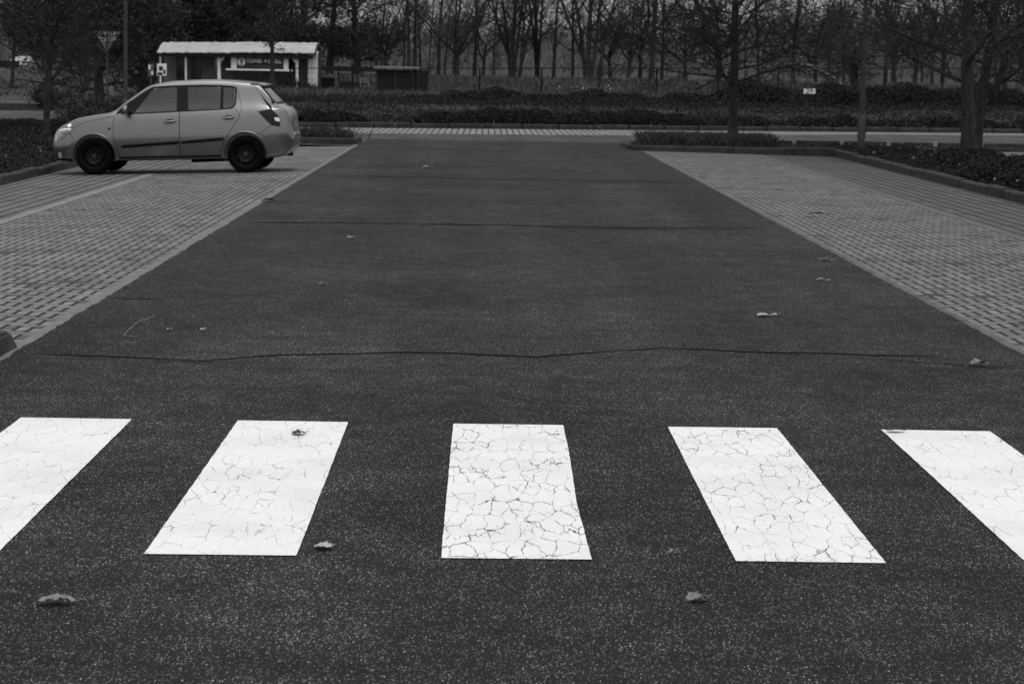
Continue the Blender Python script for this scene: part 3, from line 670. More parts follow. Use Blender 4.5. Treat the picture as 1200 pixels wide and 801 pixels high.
cover('grass',reg_lverge,26000,None,.14,'grass','mown grass verge between the streets at far left',10,'grass',blade=True,w=.03)
# litter of small pale leaves on the beds
def reg_lit(rg,n):
    a=rg.integers(0,3,n); X=np.where(a==0,rg.uniform(7.4,9.4,n),np.where(a==1,rg.uniform(-10,-7.1,n),rg.uniform(-8,24,n)))
    Y=np.where(a==0,rg.uniform(28,53,n),np.where(a==1,rg.uniform(31,49,n),kerbline(X)+rg.uniform(-.4,.5,n)))
    Z=np.where(a==0,.10,np.where(a==1,.05,.08)); return np.stack([X,Y,Z],1)
cover('leaf_litter',reg_lit,420,lambda P:.10,.055,'dry_leaf','scattered pale fallen leaves in the planting beds',11,'leaf litter')

# ------------------------------------------------------------------ fallen leaves on the road
def leaf_mesh(seed,L=.11,lobes=5,curl=.02,wid=.45):
    r=random.Random(seed); n=lobes*2; top=[];bot=[]
    for i in range(n+1):
        t=i/n; w=wid*L*math.sin(math.pi*min(1,t*.93+.05))**.7*(1.0 if i%2 else .55)*r.uniform(.8,1.15)
        z=curl*.7*math.sin(t*math.pi)+.004
        top.append((t*L-L/2,w,z+curl*r.uniform(-.1,.35))); bot.append((t*L-L/2,-w,z+curl*r.uniform(-.1,.35)))
    mid=[(t[0],0,.004+curl*.35*math.sin(i/n*math.pi)+.003) for i,t in enumerate(top)]
    v=top+mid+bot; k=n+1; f=[]
    for i in range(n): f+=[(i,i+1,k+i+1,k+i),(k+i,k+i+1,2*k+i+1,2*k+i)]
    mb=MB(); mb.add(v,f); me=mb.mesh('blade')
    bm=bmesh.new(); bm.from_mesh(me); bmesh.ops.solidify(bm,geom=bm.faces[:],thickness=.0015); bm.to_mesh(me); bm.free(); return me
LV=[(-1.28,7.01,.115,'dry_leaf',0.1,'big curled dry leaf on the asphalt at lower left','n',.40,.022),
 (-.53,7.90,.058,'dry_leaf_pale',-.2,'pale lobed leaf lying right of the second stripe','n',.9,.010),
 (.69,7.18,.075,'dry_leaf',.5,'crumpled grey leaf on the asphalt below the fourth stripe','n',.5,.02),
 (-.81,10.37,.062,'dry_leaf_dark',.2,'dark curled leaf lying on the second stripe','n',.8,.010),
 (1.93,10.73,.09,'dry_leaf_dark',.1,'dark shrivelled leaf on the top corner of the rightmost stripe','n',.4,.012),
 (-1.2,17.52,.06,'dry_leaf',.3,'small pale leaf on the road before the left bay','n',.7,.02),
 (1.92,15.84,.09,'dry_leaf_pale',.0,'pale oval leaf, left one of two side by side','n',.7,.012),
 (2.01,15.86,.05,'dry_leaf_pale',.6,'small pale leaf, right one of two side by side','n',.7,.015),
 (2.85,13.30,.10,'dry_leaf',.2,'grey leaf lying on the crack at the right','n',.5,.03),
 (2.71,18.61,.10,'dry_leaf_pale',.1,'pale narrow leaf by the right bay edge, nearer of two','n',.35,.02),
 (3.04,20.68,.12,'dry_leaf',.0,'grey leaf close to the right bay edge, farther of two','n',.4,.02),
 (-2.58,28.09,.16,'dry_leaf_dark',.4,'dark curled leaf at the edge of the left bay','n',.5,.05),
 (-.94,38.38,.14,'dry_leaf_pale',.1,'tiny pale leaf far up the middle of the road','n',.6,.03),
 (-1.26,22.36,.08,'dry_leaf',.8,'small grey leaf below the far long crack','n',.7,.02),
 (.67,7.90,.04,'dry_leaf',.7,'tiny leaf fragment left of the fourth stripe','n',.3,.01),
 (3.9,27.4,.22,'dry_leaf_dark',.1,'dark leaf on the right bay paving','n',.3,.03),
 (-1.72,14.4,.045,'dry_leaf_pale',1.1,'small white leaf scrap right of the grass stalk','n',.5,.01),
 (-1.93,14.39,.03,'dry_leaf_pale',.4,'tiny white scrap beside the grass stalk','n',.6,.008)]
for i,(x,y,L,m,rz,lab,_,wid,curl) in enumerate(LV):
    t=empty('fallen_leaf',(x,y,.006 if m!='dry_leaf_dark' else .007),rz); tag(t,lab,'leaf','fallen leaves on the road')
    obj('blade',leaf_mesh(100+i,L,3 if L<.07 else 5,curl,wid),M[m],t)
    mb=MB(); mb.tube([(L*.48,0,.006),(L*.62,.006,.010),(L*.75,.004,.014)],.0016 if y<12 else .003,4); mb.build('stalk',M[m],t)
t=MB(); t.tube([(-2.155,14.05,.006),(-2.172,14.35,.010),(-2.165,14.75,.02),(-2.12,15.15,.01)],[.0028,.0024,.002,.001],4)
t.tube([(-2.16,14.05,.006),(-2.12,14.0,.012),(-2.06,14.02,.006)],[.003,.002,.001],4)
tag(t.build('grass_stalk',M['dry_leaf']),'thin curved pale grass stalk on the asphalt by the left bay','stalk')

# ------------------------------------------------------------------ parked car
def mix_glass(name,tint,refl):
    m=bpy.data.materials.new(name); m.use_nodes=True; nt=m.node_tree; nt.nodes.remove(nt.nodes['Principled BSDF'])
    g=nt.nodes.new('ShaderNodeBsdfGlossy'); g.inputs['Roughness'].default_value=.03; g.inputs['Color'].default_value=(.9,.9,.9,1)
    tr=nt.nodes.new('ShaderNodeBsdfTransparent'); tr.inputs['Color'].default_value=(tint,tint,tint,1)
    fr=nt.nodes.new('ShaderNodeFresnel'); fr.inputs['IOR'].default_value=refl
    mx=nt.nodes.new('ShaderNodeMixShader'); nt.links.new(fr.outputs[0],mx.inputs[0])
    nt.links.new(tr.outputs[0],mx.inputs[1]); nt.links.new(g.outputs[0],mx.inputs[2]); nt.links.new(mx.outputs[0],nt.nodes['Material Output'].inputs['Surface']); return m
M['car_paint']=mat('car_paint',.25,.34,metal=.85,coat=.7,coat_rough=.06,var=.04,vscale=3)
M['black_plastic']=mat('black_plastic',.006,.6,spec=.2); M['interior']=mat('interior',.02,.85,var=.2)
M['rubber']=mat('rubber',.005,.9,spec=.05,var=.3,vscale=20); M['steel_rim']=mat('steel_rim',.007,.45,spec=.2); M['chrome']=mat('chrome',.12,.3,metal=.9)
M['glass']=mix_glass('car_glass',.75,1.68); M['lamp_glass']=mat('lamp_glass',.85,.12,coat=1,var=.5,vscale=14); M['tail_lens']=mat('tail_lens',.012,.25,spec=.3,var=.2,vscale=10); M['lens_clear']=mat('lens_clear',.9,.3,metal=.3,coat=.3)
M['seam']=mat('panel_gap',.008,.9); M['seat_fabric']=mat('seat_fabric',.015,.9)

def interp(tab,x):
    X=[t[0] for t in tab]; return [float(np.interp(x,X,[t[k] for t in tab])) for k in range(1,len(tab[0]))]
def smooth_tab(tab,x,w=.035):
    a=[interp(tab,x+d*w) for d in (-1,-.5,0,.5,1)]; return [sum(v)/5 for v in zip(*a)]
# x: bottom z, top z (centre), half width at the shoulder
T_top=[(0,.56),(.02,.64),(.06,.71),(.12,.775),(.20,.83),(.30,.87),(.46,.925),(.72,.975),(.95,1.0),(1.02,1.02),(1.15,1.10),(1.36,1.255),(1.575,1.405),(1.68,1.452),(1.94,1.492),(2.31,1.508),(2.69,1.510),(3.05,1.490),(3.30,1.462),(3.44,1.440),(3.50,1.385),(3.60,1.27),(3.76,1.085),(3.87,1.03),(3.915,.97),(3.945,.86),(3.965,.70),(3.98,.62),(3.99,.60)]
T_bot=[(0,.40),(.02,.32),(.06,.245),(.15,.215),(.4,.2),(1.13,.205),(2.83,.215),(3.5,.22),(3.75,.235),(3.85,.27),(3.93,.34),(3.97,.42),(3.99,.50)]
T_w=[(0,.42),(.03,.52),(.08,.61),(.15,.68),(.28,.745),(.5,.785),(.9,.81),(1.5,.82),(2.6,.822),(3.1,.818),(3.4,.805),(3.6,.785),(3.75,.76),(3.87,.715),(3.94,.65),(3.975,.57),(3.99,.48)]
def top(x): return smooth_tab(T_top,x,.03 if .1<x<3.4 else .008)[0]
def bot(x): return smooth_tab(T_bot,x,.01)[0]
def wid(x): return smooth_tab(T_w,x,.02)[0]
def section(x):
    zt,zb,w=top(x),bot(x),wid(x)
    cabin=float(sst(.95,1.35,np.array(x))*(1-sst(3.55,3.80,np.array(x))))
    zs=min(.965+.035*(x-1)/2,zt-.035) if zt>.9 else zb+(zt-zb)*.82
    hh=zs-zb
    # roof edge
    ze=zt-.045 if zt>zs+.12 else zs+(zt-zs)*.55
    we=w-.078-.42*max(0,ze-zs)*cabin-(1-cabin)*.10*w
    c=[(0,zb),(w*.55,zb),(w*.86,zb+.015),(w*.900,zb+hh*.10),(w*.955,zb+hh*.26),(w*1.0,zb+hh*.44),(w*.988,zb+hh*.64),(w*.950,zb+hh*.86),(w*.908,zs)]
    if zt>zs+.12:
        c+=[(w-.084-.42*(ze-zs)*.33*cabin-(1-cabin)*.04*w,zs+(ze-zs)*.33),(w-.081-.42*(ze-zs)*.68*cabin-(1-cabin)*.07*w,zs+(ze-zs)*.68),(we,ze),(we-.05,zt-.016),(we*.72,zt-.006),(we*.38,zt+.004),(0,zt+.006)]
    else:
        d=zt-zs
        c+=[(w*.890,zs+d*.25),(w*.865,zs+d*.45),(w*.83,zs+d*.62),(w*.775,zs+d*.74),(w*.58,zs+d*.88),(w*.30,zs+d*.97),(0,zt)]
    return c
def catmull(c,per=3):
    P=[np.array(p) for p in c]; out=[]
    for i in range(len(P)-1):
        p0=P[max(i-1,0)];p1=P[i];p2=P[i+1];p3=P[min(i+2,len(P)-1)]
        for k in range(per):
            t=k/per; out.append(.5*((2*p1)+(-p0+p2)*t+(2*p0-5*p1+4*p2-p3)*t*t+(-p0+3*p1-3*p2+p3)*t**3))
    out.append(P[-1]); return out
def build_body():
    stx=[0,.006,.015,.03,.05,.075,.10,.13,.16,.20]+list(np.arange(.25,3.35,.05))+list(np.arange(3.36,3.86,.025))+[3.87,3.885,3.90,3.915,3.93,3.945,3.955,3.965,3.975,3.983,3.99]
    v=[];f=[]; n=None
    for x in stx:
        h=catmull(section(x)); 
        ring=[(x,-p[0],p[1]) for p in h]+[(x,p[0],p[1]) for p in h[-2:0:-1]]
        n=len(ring); v+=ring
    for i in range(len(stx)-1):
        for k in range(n): f.append((i*n+k,i*n+(k+1)%n,(i+1)*n+(k+1)%n,(i+1)*n+k))
    f.append(tuple(range(n))[::-1]); f.append(tuple((len(stx)-1)*n+k for k in range(n)))
    me=bpy.data.meshes.new('body'); me.from_pydata(v,[],f)
    bm=bmesh.new(); bm.from_mesh(me); bmesh.ops.remove_doubles(bm,verts=bm.verts,dist=1e-5); bmesh.ops.recalc_face_normals(bm,faces=bm.faces); bmesh.ops.triangulate(bm,faces=[q for q in bm.faces if len(q.verts)>4]); 
    bvh=BVHTree.FromBMesh(bm); bm.to_mesh(me); bm.free(); return me,bvh
bme,BVH=build_body()
def side(x,z,off=0.0):
    """point on the camera-side body surface"""
    h=BVH.ray_cast(Vector((x,-2,z)),Vector((0,1,0)))
    if h[0] is None: h=BVH.find_nearest(Vector((x,-.8,z)))
    p,nn=h[0],h[1]
    if nn.y>0: nn=-nn
    return p+nn*off
def resample(c,n):
    c=[np.array(p,float) for p in c]; d=[0]
    for a,b in zip(c[:-1],c[1:]): d.append(d[-1]+np.linalg.norm(b-a))
    return [np.array([np.interp(t,d,[p[k] for p in c]) for k in (0,1)]) for t in np.linspace(0,d[-1],n)]
def patch(name,A,B,m,parent,off=.003,na=14,nb=14,thick=.008,mirror=True,smooth=True):
    """a thin shell lying on the body side between the curves A and B (x,z)"""
    A=resample(A,na);B=resample(B,na); mb=MB(); v=[]
    for j in range(nb+1):
        for i in range(na):
            p=A[i]+(B[i]-A[i])*j/nb; v.append(side(p[0],p[1],off))
    inn=[q+Vector((0,thick,0)) for q in v]; f=[]
    for j in range(nb):
        for i in range(na-1): a=j*na+i; f.append((a,a+1,a+na+1,a+na))
    V=len(v); g=[tuple(V+k for k in q[::-1]) for q in f]
    bd=[i for i in range(na)]+[j*na+na-1 for j in range(1,nb+1)]+[nb*na+i for i in range(na-2,-1,-1)]+[j*na for j in range(nb-1,0,-1)]
    rim=[(bd[k],bd[(k+1)%len(bd)],V+bd[(k+1)%len(bd)],V+bd[k]) for k in range(len(bd))]
    os=[]
    for sgn in ((1,-1) if mirror else (1,)):
        mb=MB(); mb.add([(p.x,p.y*sgn,p.z) for p in v+inn],f+g+rim); o=mb.build(name,m,parent)
        if smooth:
            me=o.data; me.polygons.foreach_set('use_smooth',[True]*len(me.polygons)); me.set_sharp_from_angle(angle=R(40))
        os.append(o)
    return os
def ribbon(name,curve,w,m,parent,off=.002,n=40,closed=False,mirror=True):
    c=resample(curve,n); A=[];B=[]
    for i,p in enumerate(c):
        d=c[min(i+1,n-1)]-c[max(i-1,0)]; d=d/(np.linalg.norm(d)+1e-9); nn=np.array([-d[1],d[0]])*w/2; A.append(p-nn);B.append(p+nn)
    return patch(name,A,B,m,parent,off,n,1,.006,mirror,False)

car=empty('parked_car',(-4.89,37.55,0),R(-2.0))
tag(car,'silver five-door hatchback parked across the left bay with black steel wheels','car')
CZ=(zl(-4.89))
car.location.z=CZ+.004
car.rotation_euler=(Matrix.Rotation(R(-2.0),3,'Z')@Matrix.Rotation(-math.atan(.033),3,'Y')).to_euler()
car.scale=(.96,.96,.96)
OFFX=-1.98
cr=empty('car_frame'); bpy.data.objects.remove(cr)
CARP=[]   # every part is built with x from the bumper, then shifted by OFFX
before=set(bpy.data.objects)
# glass openings (x,z)
FG_low=[(1.395,.985),(1.60,.992),(1.85,1.002),(2.115,1.012)]; FG_up=[(1.44,1.04),(1.60,1.235),(1.715,1.358),(1.80,1.388),(2.10,1.398)]
RG_low=[(2.29,1.018),(2.55,1.028),(2.82,1.038)]; RG_up=[(2.265,1.400),(2.55,1.402),(2.82,1.392)]
QG_low=[(2.865,1.040),(2.95,1.048),(3.01,1.07),(3.045,1.11)]; QG_up=[(2.865,1.390),(2.95,1.383),(3.02,1.372),(3.05,1.355)]
def boolean(me,cut_mb,op='DIFFERENCE'):
    a=bpy.data.objects.new('work_body',me); COL.objects.link(a); c=bpy.data.objects.new('work_cut',cut_mb.fixed('work_cut')); COL.objects.link(c)
    md=a.modifiers.new('b','BOOLEAN'); md.operation=op; md.object=c; md.solver='EXACT'
    dg=bpy.context.evaluated_depsgraph_get(); dg.update(); r=bpy.data.meshes.new_from_object(a.evaluated_get(dg)); bpy.data.objects.remove(a); bpy.data.objects.remove(c); return r
def prism_y(poly,y0,y1,t0=None):
    mb=MB(); n=len(poly); v=[(x,y0,z) for x,z in poly]+[(x,y1,z) for x,z in poly]; mb.add(v,[tuple(range(n)),tuple(range(n,2*n))[::-1]]+[(i,(i+1)%n,n+(i+1)%n,n+i) for i in range(n)]); return mb
WX=(.74,3.22); WZ=.30
for wx in WX:
    for s in (-1,1):
        mb=MB(); n=40; R0=.352; y0,y1=(.56,1.0)
        v=[(wx+R0*math.cos(2*math.pi*k/n),s*y,WZ+.005+R0*math.sin(2*math.pi*k/n)) for y in (y0,y1) for k in range(n)]
        mb.add(v,[tuple(range(n)),tuple(range(n,2*n))[::-1]]+[(i,(i+1)%n,n+(i+1)%n,n+i) for i in range(n)]); bme=boolean(bme,mb)
# cabin hollow (tapered)
cav=[(1.28,.72),(1.22,.92),(1.62,1.345),(1.74,1.415),(1.95,1.447),(2.7,1.460),(3.05,1.440),(3.36,1.385),(3.66,1.05),(3.66,.72)]
def cavw(z): return .74 if z<.97 else .74-.44*(z-.97)
mb=MB(); n=len(cav); mb.add([(x,-cavw(z),z) for x,z in cav]+[(x,cavw(z),z) for x,z in cav],[tuple(range(n)),tuple(range(n,2*n))[::-1]]+[(i,(i+1)%n,n+(i+1)%n,n+i) for i in range(n)]); bme=boolean(bme,mb)
for lo,up in ((FG_low,FG_up),(RG_low,RG_up),(QG_low,QG_up)): bme=boolean(bme,prism_y(lo+up[::-1],-1.2,1.2))
def prism_x(poly,x0,x1):
    mb=MB(); n=len(poly); mb.add([(x0,y,z) for y,z in poly]+[(x1,y,z) for y,z in poly],[tuple(range(n)),tuple(range(n,2*n))[::-1]]+[(i,(i+1)%n,n+(i+1)%n,n+i) for i in range(n)]); return mb
WSP=[(-.66,1.045),(.66,1.045),(.53,1.385),(-.53,1.385)]; RWP=[(-.645,1.115),(.645,1.115),(.545,1.375),(-.545,1.375)]
bme=boolean(bme,prism_x(WSP,.8,1.80)); bme=boolean(bme,prism_x(RWP,3.30,4.2))
# material split: 0 paint, 1 dark
bm=bmesh.new(); bm.from_mesh(bme)
bmesh.ops.recalc_face_normals(bm,faces=bm.faces)
for q in bm.faces:
    c=q.calc_center_median(); d=BVH.find_nearest(c)
    q.material_index=1 if (d[3]>.006 or c.z<.262 and .2<c.x<3.7 or c.z<.235) else 0
    q.smooth=True
bm.to_mesh(bme); bm.free(); bme.name='body'
body=obj('body',bme,[M['car_paint'],M['interior']],car); bme.set_sharp_from_angle(angle=R(28))
# doors
fd_l=[(1.095,.955),(1.075,.80),(1.082,.60),(1.12,.42),(1.165,.285)]; fd_r=[(2.148,1.000),(2.150,.7),(2.150,.45),(2.150,.29)]
rd_l=[(2.162,1.000),(2.163,.7),(2.163,.45),(2.163,.29)]; rd_r=[(3.055,1.030),(3.135,.965),(3.130,.90),(2.98,.68),(2.885,.53),(2.83,.38),(2.80,.295)]
dirs=[]
gap=.009
def grow_curve(c,dx): return [(x+dx,z) for x,z in c]
def ext(c,d): c=list(c); return [(c[0][0],c[0][1]+d*.4)]+c[1:-1]+[(c[-1][0],c[-1][1]-d)]
patch('door_gap',ext(grow_curve(fd_l,-gap),gap),ext(grow_curve(fd_r,gap*.9),gap),M['seam'],body,.0012,24,14,.01)
patch('door_gap',ext(grow_curve(rd_l,-gap*.5),gap),ext(grow_curve(rd_r,gap),gap),M['seam'],body,.0012,24,14,.01)
doors=[patch('door',fd_l,fd_r,M['car_paint'],car,.004,26,18,.012),patch('door',rd_l,rd_r,M['car_paint'],car,.004,26,18,.012)]
for k,((x0,z0),(x1,z1)) in enumerate([((1.91,.838),(2.10,.850)),((2.875,.885),(3.055,.897))]):
    for s,dr in zip((1,-1),doors[k]):
        xm=(x0+x1)/2; zm=(z0+z1)/2; b=side(xm,zm)
        rc=MB(); n=16; rc.add([(xm+.085*math.cos(2*math.pi*i/n),s*(side(xm+.085*math.cos(2*math.pi*i/n),zm+.006+.034*math.sin(2*math.pi*i/n),.0065).y),zm+.006+.034*math.sin(2*math.pi*i/n)) for i in range(n)],[tuple(range(n))]); rc.build('handle_recess',M['seam'],dr)
        hb=MB(); hb.tube([(x0,s*(side(x0,z0).y+.0),z0),(x0+.02,s*(side(x0,z0).y-.03),z0+.002),(xm,s*(b.y-.038),zm),(x1-.02,s*(side(x1,z1).y-.03),z1-.002),(x1,s*side(x1,z1).y,z1)],[.014,.017,.018,.017,.014],8); hb.build('handle',M['car_paint'],dr,True)
# side moulding on each door
for k,(xa,za,xb,zb) in enumerate([(1.19,.452,2.142,.506),(2.17,.508,2.875,.552)]):
    lo=[(xa,za-.012),(xa+.05,za-.024),(xb,zb-.026)]; up=[(xa,za+.004),(xa+.05,za+.022),(xb,zb+.024)]
    ps=patch('side_moulding',lo,up,M['black_plastic'],car,.016,20,3,.02)
    for p,d in zip(ps,doors[k]): p.parent=d
# black window surrounds and glass
patch('window_frame',[(1.10,.972),(1.20,.985),(1.395,.985)],[(1.18,1.060),(1.36,1.195),(1.60,1.376)][:2]+[(1.60,1.240)],M['black_plastic'],car,.004,12,8)
patch('pillar_cover',[(1.26,1.11),(1.46,1.26),(1.60,1.355),(1.70,1.405)],[(1.44,1.04),(1.60,1.235),(1.68,1.33),(1.73,1.375)],M['black_plastic'],car,.0045,14,4)
patch('pillar_cover',[(2.110,1.000),(2.10,1.408)],[(2.300,1.008),(2.270,1.408)],M['black_plastic'],car,.0045,14,8)
ribbon('window_frame',[(1.20,.980),(1.60,.984),(2.11,1.003),(2.30,1.010),(2.82,1.028),(2.96,1.038)],.020,M['black_plastic'],car,.005,50)
ribbon('window_frame',[(1.70,1.392),(1.80,1.402),(2.1,1.412),(2.55,1.415),(2.82,1.406),(3.0,1.390),(3.06,1.375)],.026,M['black_plastic'],car,.005,50)
ribbon('window_frame',[(2.842,1.030),(2.842,1.40)],.046,M['black_plastic'],car,.0055,14)
ribbon('window_frame',[(2.95,1.038),(3.02,1.055),(3.058,1.10),(3.068,1.20),(3.068,1.375)],.026,M['black_plastic'],car,.005,24)
patch('side_window',FG_low,FG_up,M['glass'],car,-.004,20,10,.004); patch('side_window',RG_low,RG_up,M['glass'],car,-.004,20,10,.004); patch('side_window',QG_low,QG_up,M['glass'],car,-.004,12,8,.004)
def xray(y,z,front=True,off=0.0):
    h=BVH.ray_cast(Vector((-1 if front else 5,y,z)),Vector((1 if front else -1,0,0))); return h[0]+Vector((-off if front else off,0,0))
def xpatch(name,poly,m,front,off=.002,n=14,k=10,thick=.004):
    (a,b,c,d)=poly; v=[]
    for j in range(k+1):
        for i in range(n+1):
            l=np.array(a)+(np.array(b)-np.array(a))*i/n; u=np.array(d)+(np.array(c)-np.array(d))*i/n; p=l+(u-l)*j/k; v.append(xray(p[0],p[1],front,off))
    mb=MB(); f=[]
    for j in range(k):
        for i in range(n): q=j*(n+1)+i; f.append((q,q+1,q+n+2,q+n+1))
    mb.add([tuple(p) for p in v],f); me=mb.fixed(name); bm=bmesh.new(); bm.from_mesh(me); bmesh.ops.solidify(bm,geom=bm.faces[:],thickness=thick); bm.to_mesh(me); bm.free(); return obj(name,me,m,car,True)
xpatch('windscreen',WSP,M['glass'],True,-.006); xpatch('rear_window',RWP,M['glass'],False,-.006)
for poly,fr in ((RWP,False),):
    a,b,c,d=poly
    for (p,q) in ((a,b),(b,c),(c,d),(d,a)):
        mb=MB(); mb.tube([xray(p[0]+(q[0]-p[0])*t,p[1]+(q[1]-p[1])*t,fr,.002) for t in np.linspace(0,1,8)],.016,6); mb.build('window_frame',M['black_plastic'],car)
# spoiler lip over the rear window
mb=MB(); prof=[(3.30,1.462),(3.45,1.455),(3.545,1.430),(3.55,1.415),(3.44,1.405),(3.30,1.43)]; n=len(prof); v=[]
for y in np.linspace(-.56,.56,15):
    k=1-.10*(abs(y)/.56)**3
    for x,z in prof: v.append((3.30+(x-3.30)*k,y,z-.018*(abs(y)/.56)**2))
f=[]
for j in range(14):
    for i in range(n): f.append((j*n+i,j*n+(i+1)%n,(j+1)*n+(i+1)%n,(j+1)*n+i))
f+=[tuple(range(n)),tuple(14*n+i for i in range(n))[::-1]]
mb.add(v,f); mb.build('roof_spoiler',M['car_paint'],car,True).data.set_sharp_from_angle(angle=R(35))
# lamps
hl=patch('headlight',[(.075,.560),(.095,.545),(.20,.595),(.33,.685)],[(.105,.665),(.16,.735),(.25,.755),(.385,.748)],M['lamp_glass'],car,.006,16,8,.03)
def slats(A,B,rows,m,parent,mirror):  # slats tilted upwards, shaped to catch the sky and brighten the headlight
    A=resample(A,12);B=resample(B,12); mb=MB()
    for j in range(rows):
        t0,t1=j/rows,(j+.97)/rows; v=[]
        for t,o in ((t0,.034),(t1,.010)):
            for a,b in zip(A,B):
                q=a+(b-a)*t; p=side(q[0],q[1],o); v.append((p.x,p.y*mirror,p.z))
        mb.add(v,[(i,i+1,13+i,12+i) for i in range(11)])
    me=mb.mesh('lamp_sky_catcher'); bm=bmesh.new(); bm.from_mesh(me); bmesh.ops.solidify(bm,geom=bm.faces[:],thickness=.003); bm.to_mesh(me); bm.free(); return obj('lamp_sky_catcher',me,m,parent)
for s,h in zip((1,-1),hl):
    slats([(.10,.575),(.20,.61),(.32,.69)],[(.125,.66),(.175,.722),(.25,.742),(.36,.738)],4,M['lens_clear'],h,s)
for s,h in zip((1,-1),[]):
    for (x,z,r_) in ((.20,.675,.05),(.14,.615,.035)):
        p=side(x,z,.012); mb=MB(); mb.lathe([(0,-.006),(r_*.7,-.004),(r_,0),(r_*1.02,.012)],18,'y',(p.x,p.y,p.z)); o=mb.build('lamp_sky_catcher',M['lens_clear'],h,True)
        if s<0: o.data.transform(Matrix.Scale(-1,4,(0,1,0)))
tl=patch('tail_light',[(3.435,.985),(3.56,.850),(3.655,.760)],[(3.655,1.025),(3.775,.90),(3.795,.735)],M['tail_lens'],car,.006,16,8,.03)
lens=patch('reversing_lamp',[(3.70,.885),(3.715,.83)],[(3.775,.880),(3.785,.815)],M['lens_clear'],car,.010,8,6,.01)
for a,b in zip(lens,tl): a.parent=b
patch('tail_trim',[(3.80,.98),(3.84,.75)],[(3.905,.97),(3.935,.74)],M['car_paint'],car,.003,8,4,.01)
patch('bumper_lip',[(.045,.235),(.10,.225),(.36,.215)],[(.035,.285),(.10,.275),(.375,.262)],M['black_plastic'],car,.006,14,3,.012)
patch('fog_light',[(.13,.275),(.13,.365)],[(.185,.270),(.18,.370)],M['lens_clear'],car,.006,8,6,.02)
patch('indicator',[(.985,.728),(.985,.755)],[(1.03,.730),(1.03,.757)],M['black_plastic'],car,.006,6,4,.01)
# grille, lower intake, number plate holder, bumper seams
xpatch('grille',[(-.40,.555),(.40,.555),(.42,.645),(-.42,.645)],M['black_plastic'],True,.004)
xpatch('lower_intake',[(-.36,.33),(.36,.33),(.40,.45),(-.40,.45)],M['black_plastic'],True,.004)
xpatch('number_plate',[(-.24,.40),(.24,.40),(.24,.50),(-.24,.50)],M['concrete_light'],True,.014,10,4,.008)
xpatch('number_plate',[(-.25,.70),(.25,.70),(.25,.81),(-.25,.81)],M['concrete_light'],False,.010,10,4,.008)
ribbon('panel_seam',[(3.10,.66),(3.0,.60)][:1]+[(3.44,.62),(3.56,.70),(3.66,.757)],.008,M['seam'],body,.0015,20)
ribbon('panel_seam',[(.335,.69),(.37,.63),(.405,.60)],.008,M['seam'],body,.0015,10)
ribbon('panel_seam',[(.375,.750),(.60,.850),(.90,.905),(1.06,.945)],.007,M['seam'],body,.0015,30)
ribbon('panel_seam',[(3.065,1.39),(3.12,1.25),(3.165,1.10),(3.16,.97)],.007,M['seam'],body,.0012,20)
ribbon('panel_seam',[(3.33,1.44),(3.44,1.30),(3.58,1.13)],.006,M['seam'],body,.0015,20)
# black lower rear & sill strips
ribbon('sill_trim',[(1.14,.262),(2.82,.270)],.035,M['black_plastic'],car,.006,30)
# wheel arch lips
for wx in WX:
    for s in (-1,1):
        mb=MB(); P=[]
        for a in np.linspace(R(-14),R(194),33):
            x=wx+.356*math.cos(a); z=WZ+.006+.356*math.sin(a); p=side(x,max(z,.24),-.004); P.append((x,p.y*(-s),z))
        mb.tube(P,.013,6); mb.build('wheel_arch_lip',M['car_paint'],body,True)
# mirrors
for s in (1,-1):
    p=side(1.33,1.0); mr=MB()
    for k,(dy,r1) in enumerate([(0,.0),(.02,.060),(.07,.085),(.13,.088),(.18,.065),(.205,.0)]): pass
    bm=bmesh.new(); bmesh.ops.create_icosphere(bm,subdivisions=3,radius=1)
    for w in bm.verts:
        c=w.co; c.x=(abs(c.x)**.8)*math.copysign(1,c.x)*.055*(1.0 if c.x<0 else .7); c.y*=.115; c.z*=.075; 
    me=bpy.data.meshes.new('mirror'); bm.to_mesh(me); bm.free(); o=obj('mirror',me,M['car_paint'],car,True); o.location=(1.31,s*(p.y-.135),1.045)
    mb=MB(); mb.tube([(1.36,p.y+.02,.985),(1.34,p.y-.06,1.0),(1.325,p.y-.11,1.005)],[.028,.024,.03],8); a=mb.build('mirror_arm',M['black_plastic'],o)
    a.data.transform(Matrix.Translation((-1.31,-(p.y-.135),-1.045)))
    if s<0: a.data.transform(Matrix.Scale(-1,4,(0,1,0)))
    g=MB(); g.lathe([(0,0),(.055,.0),(.06,.004)],20,'y'); gm=g.build('mirror_glass',M['chrome'],o,False); gm.data.transform(Matrix.Rotation(R(90),4,'Z')); gm.data.transform(Matrix.Scale(1.5,4,(0,1,0))); gm.data.transform(Matrix.Translation((.035,0,0)))
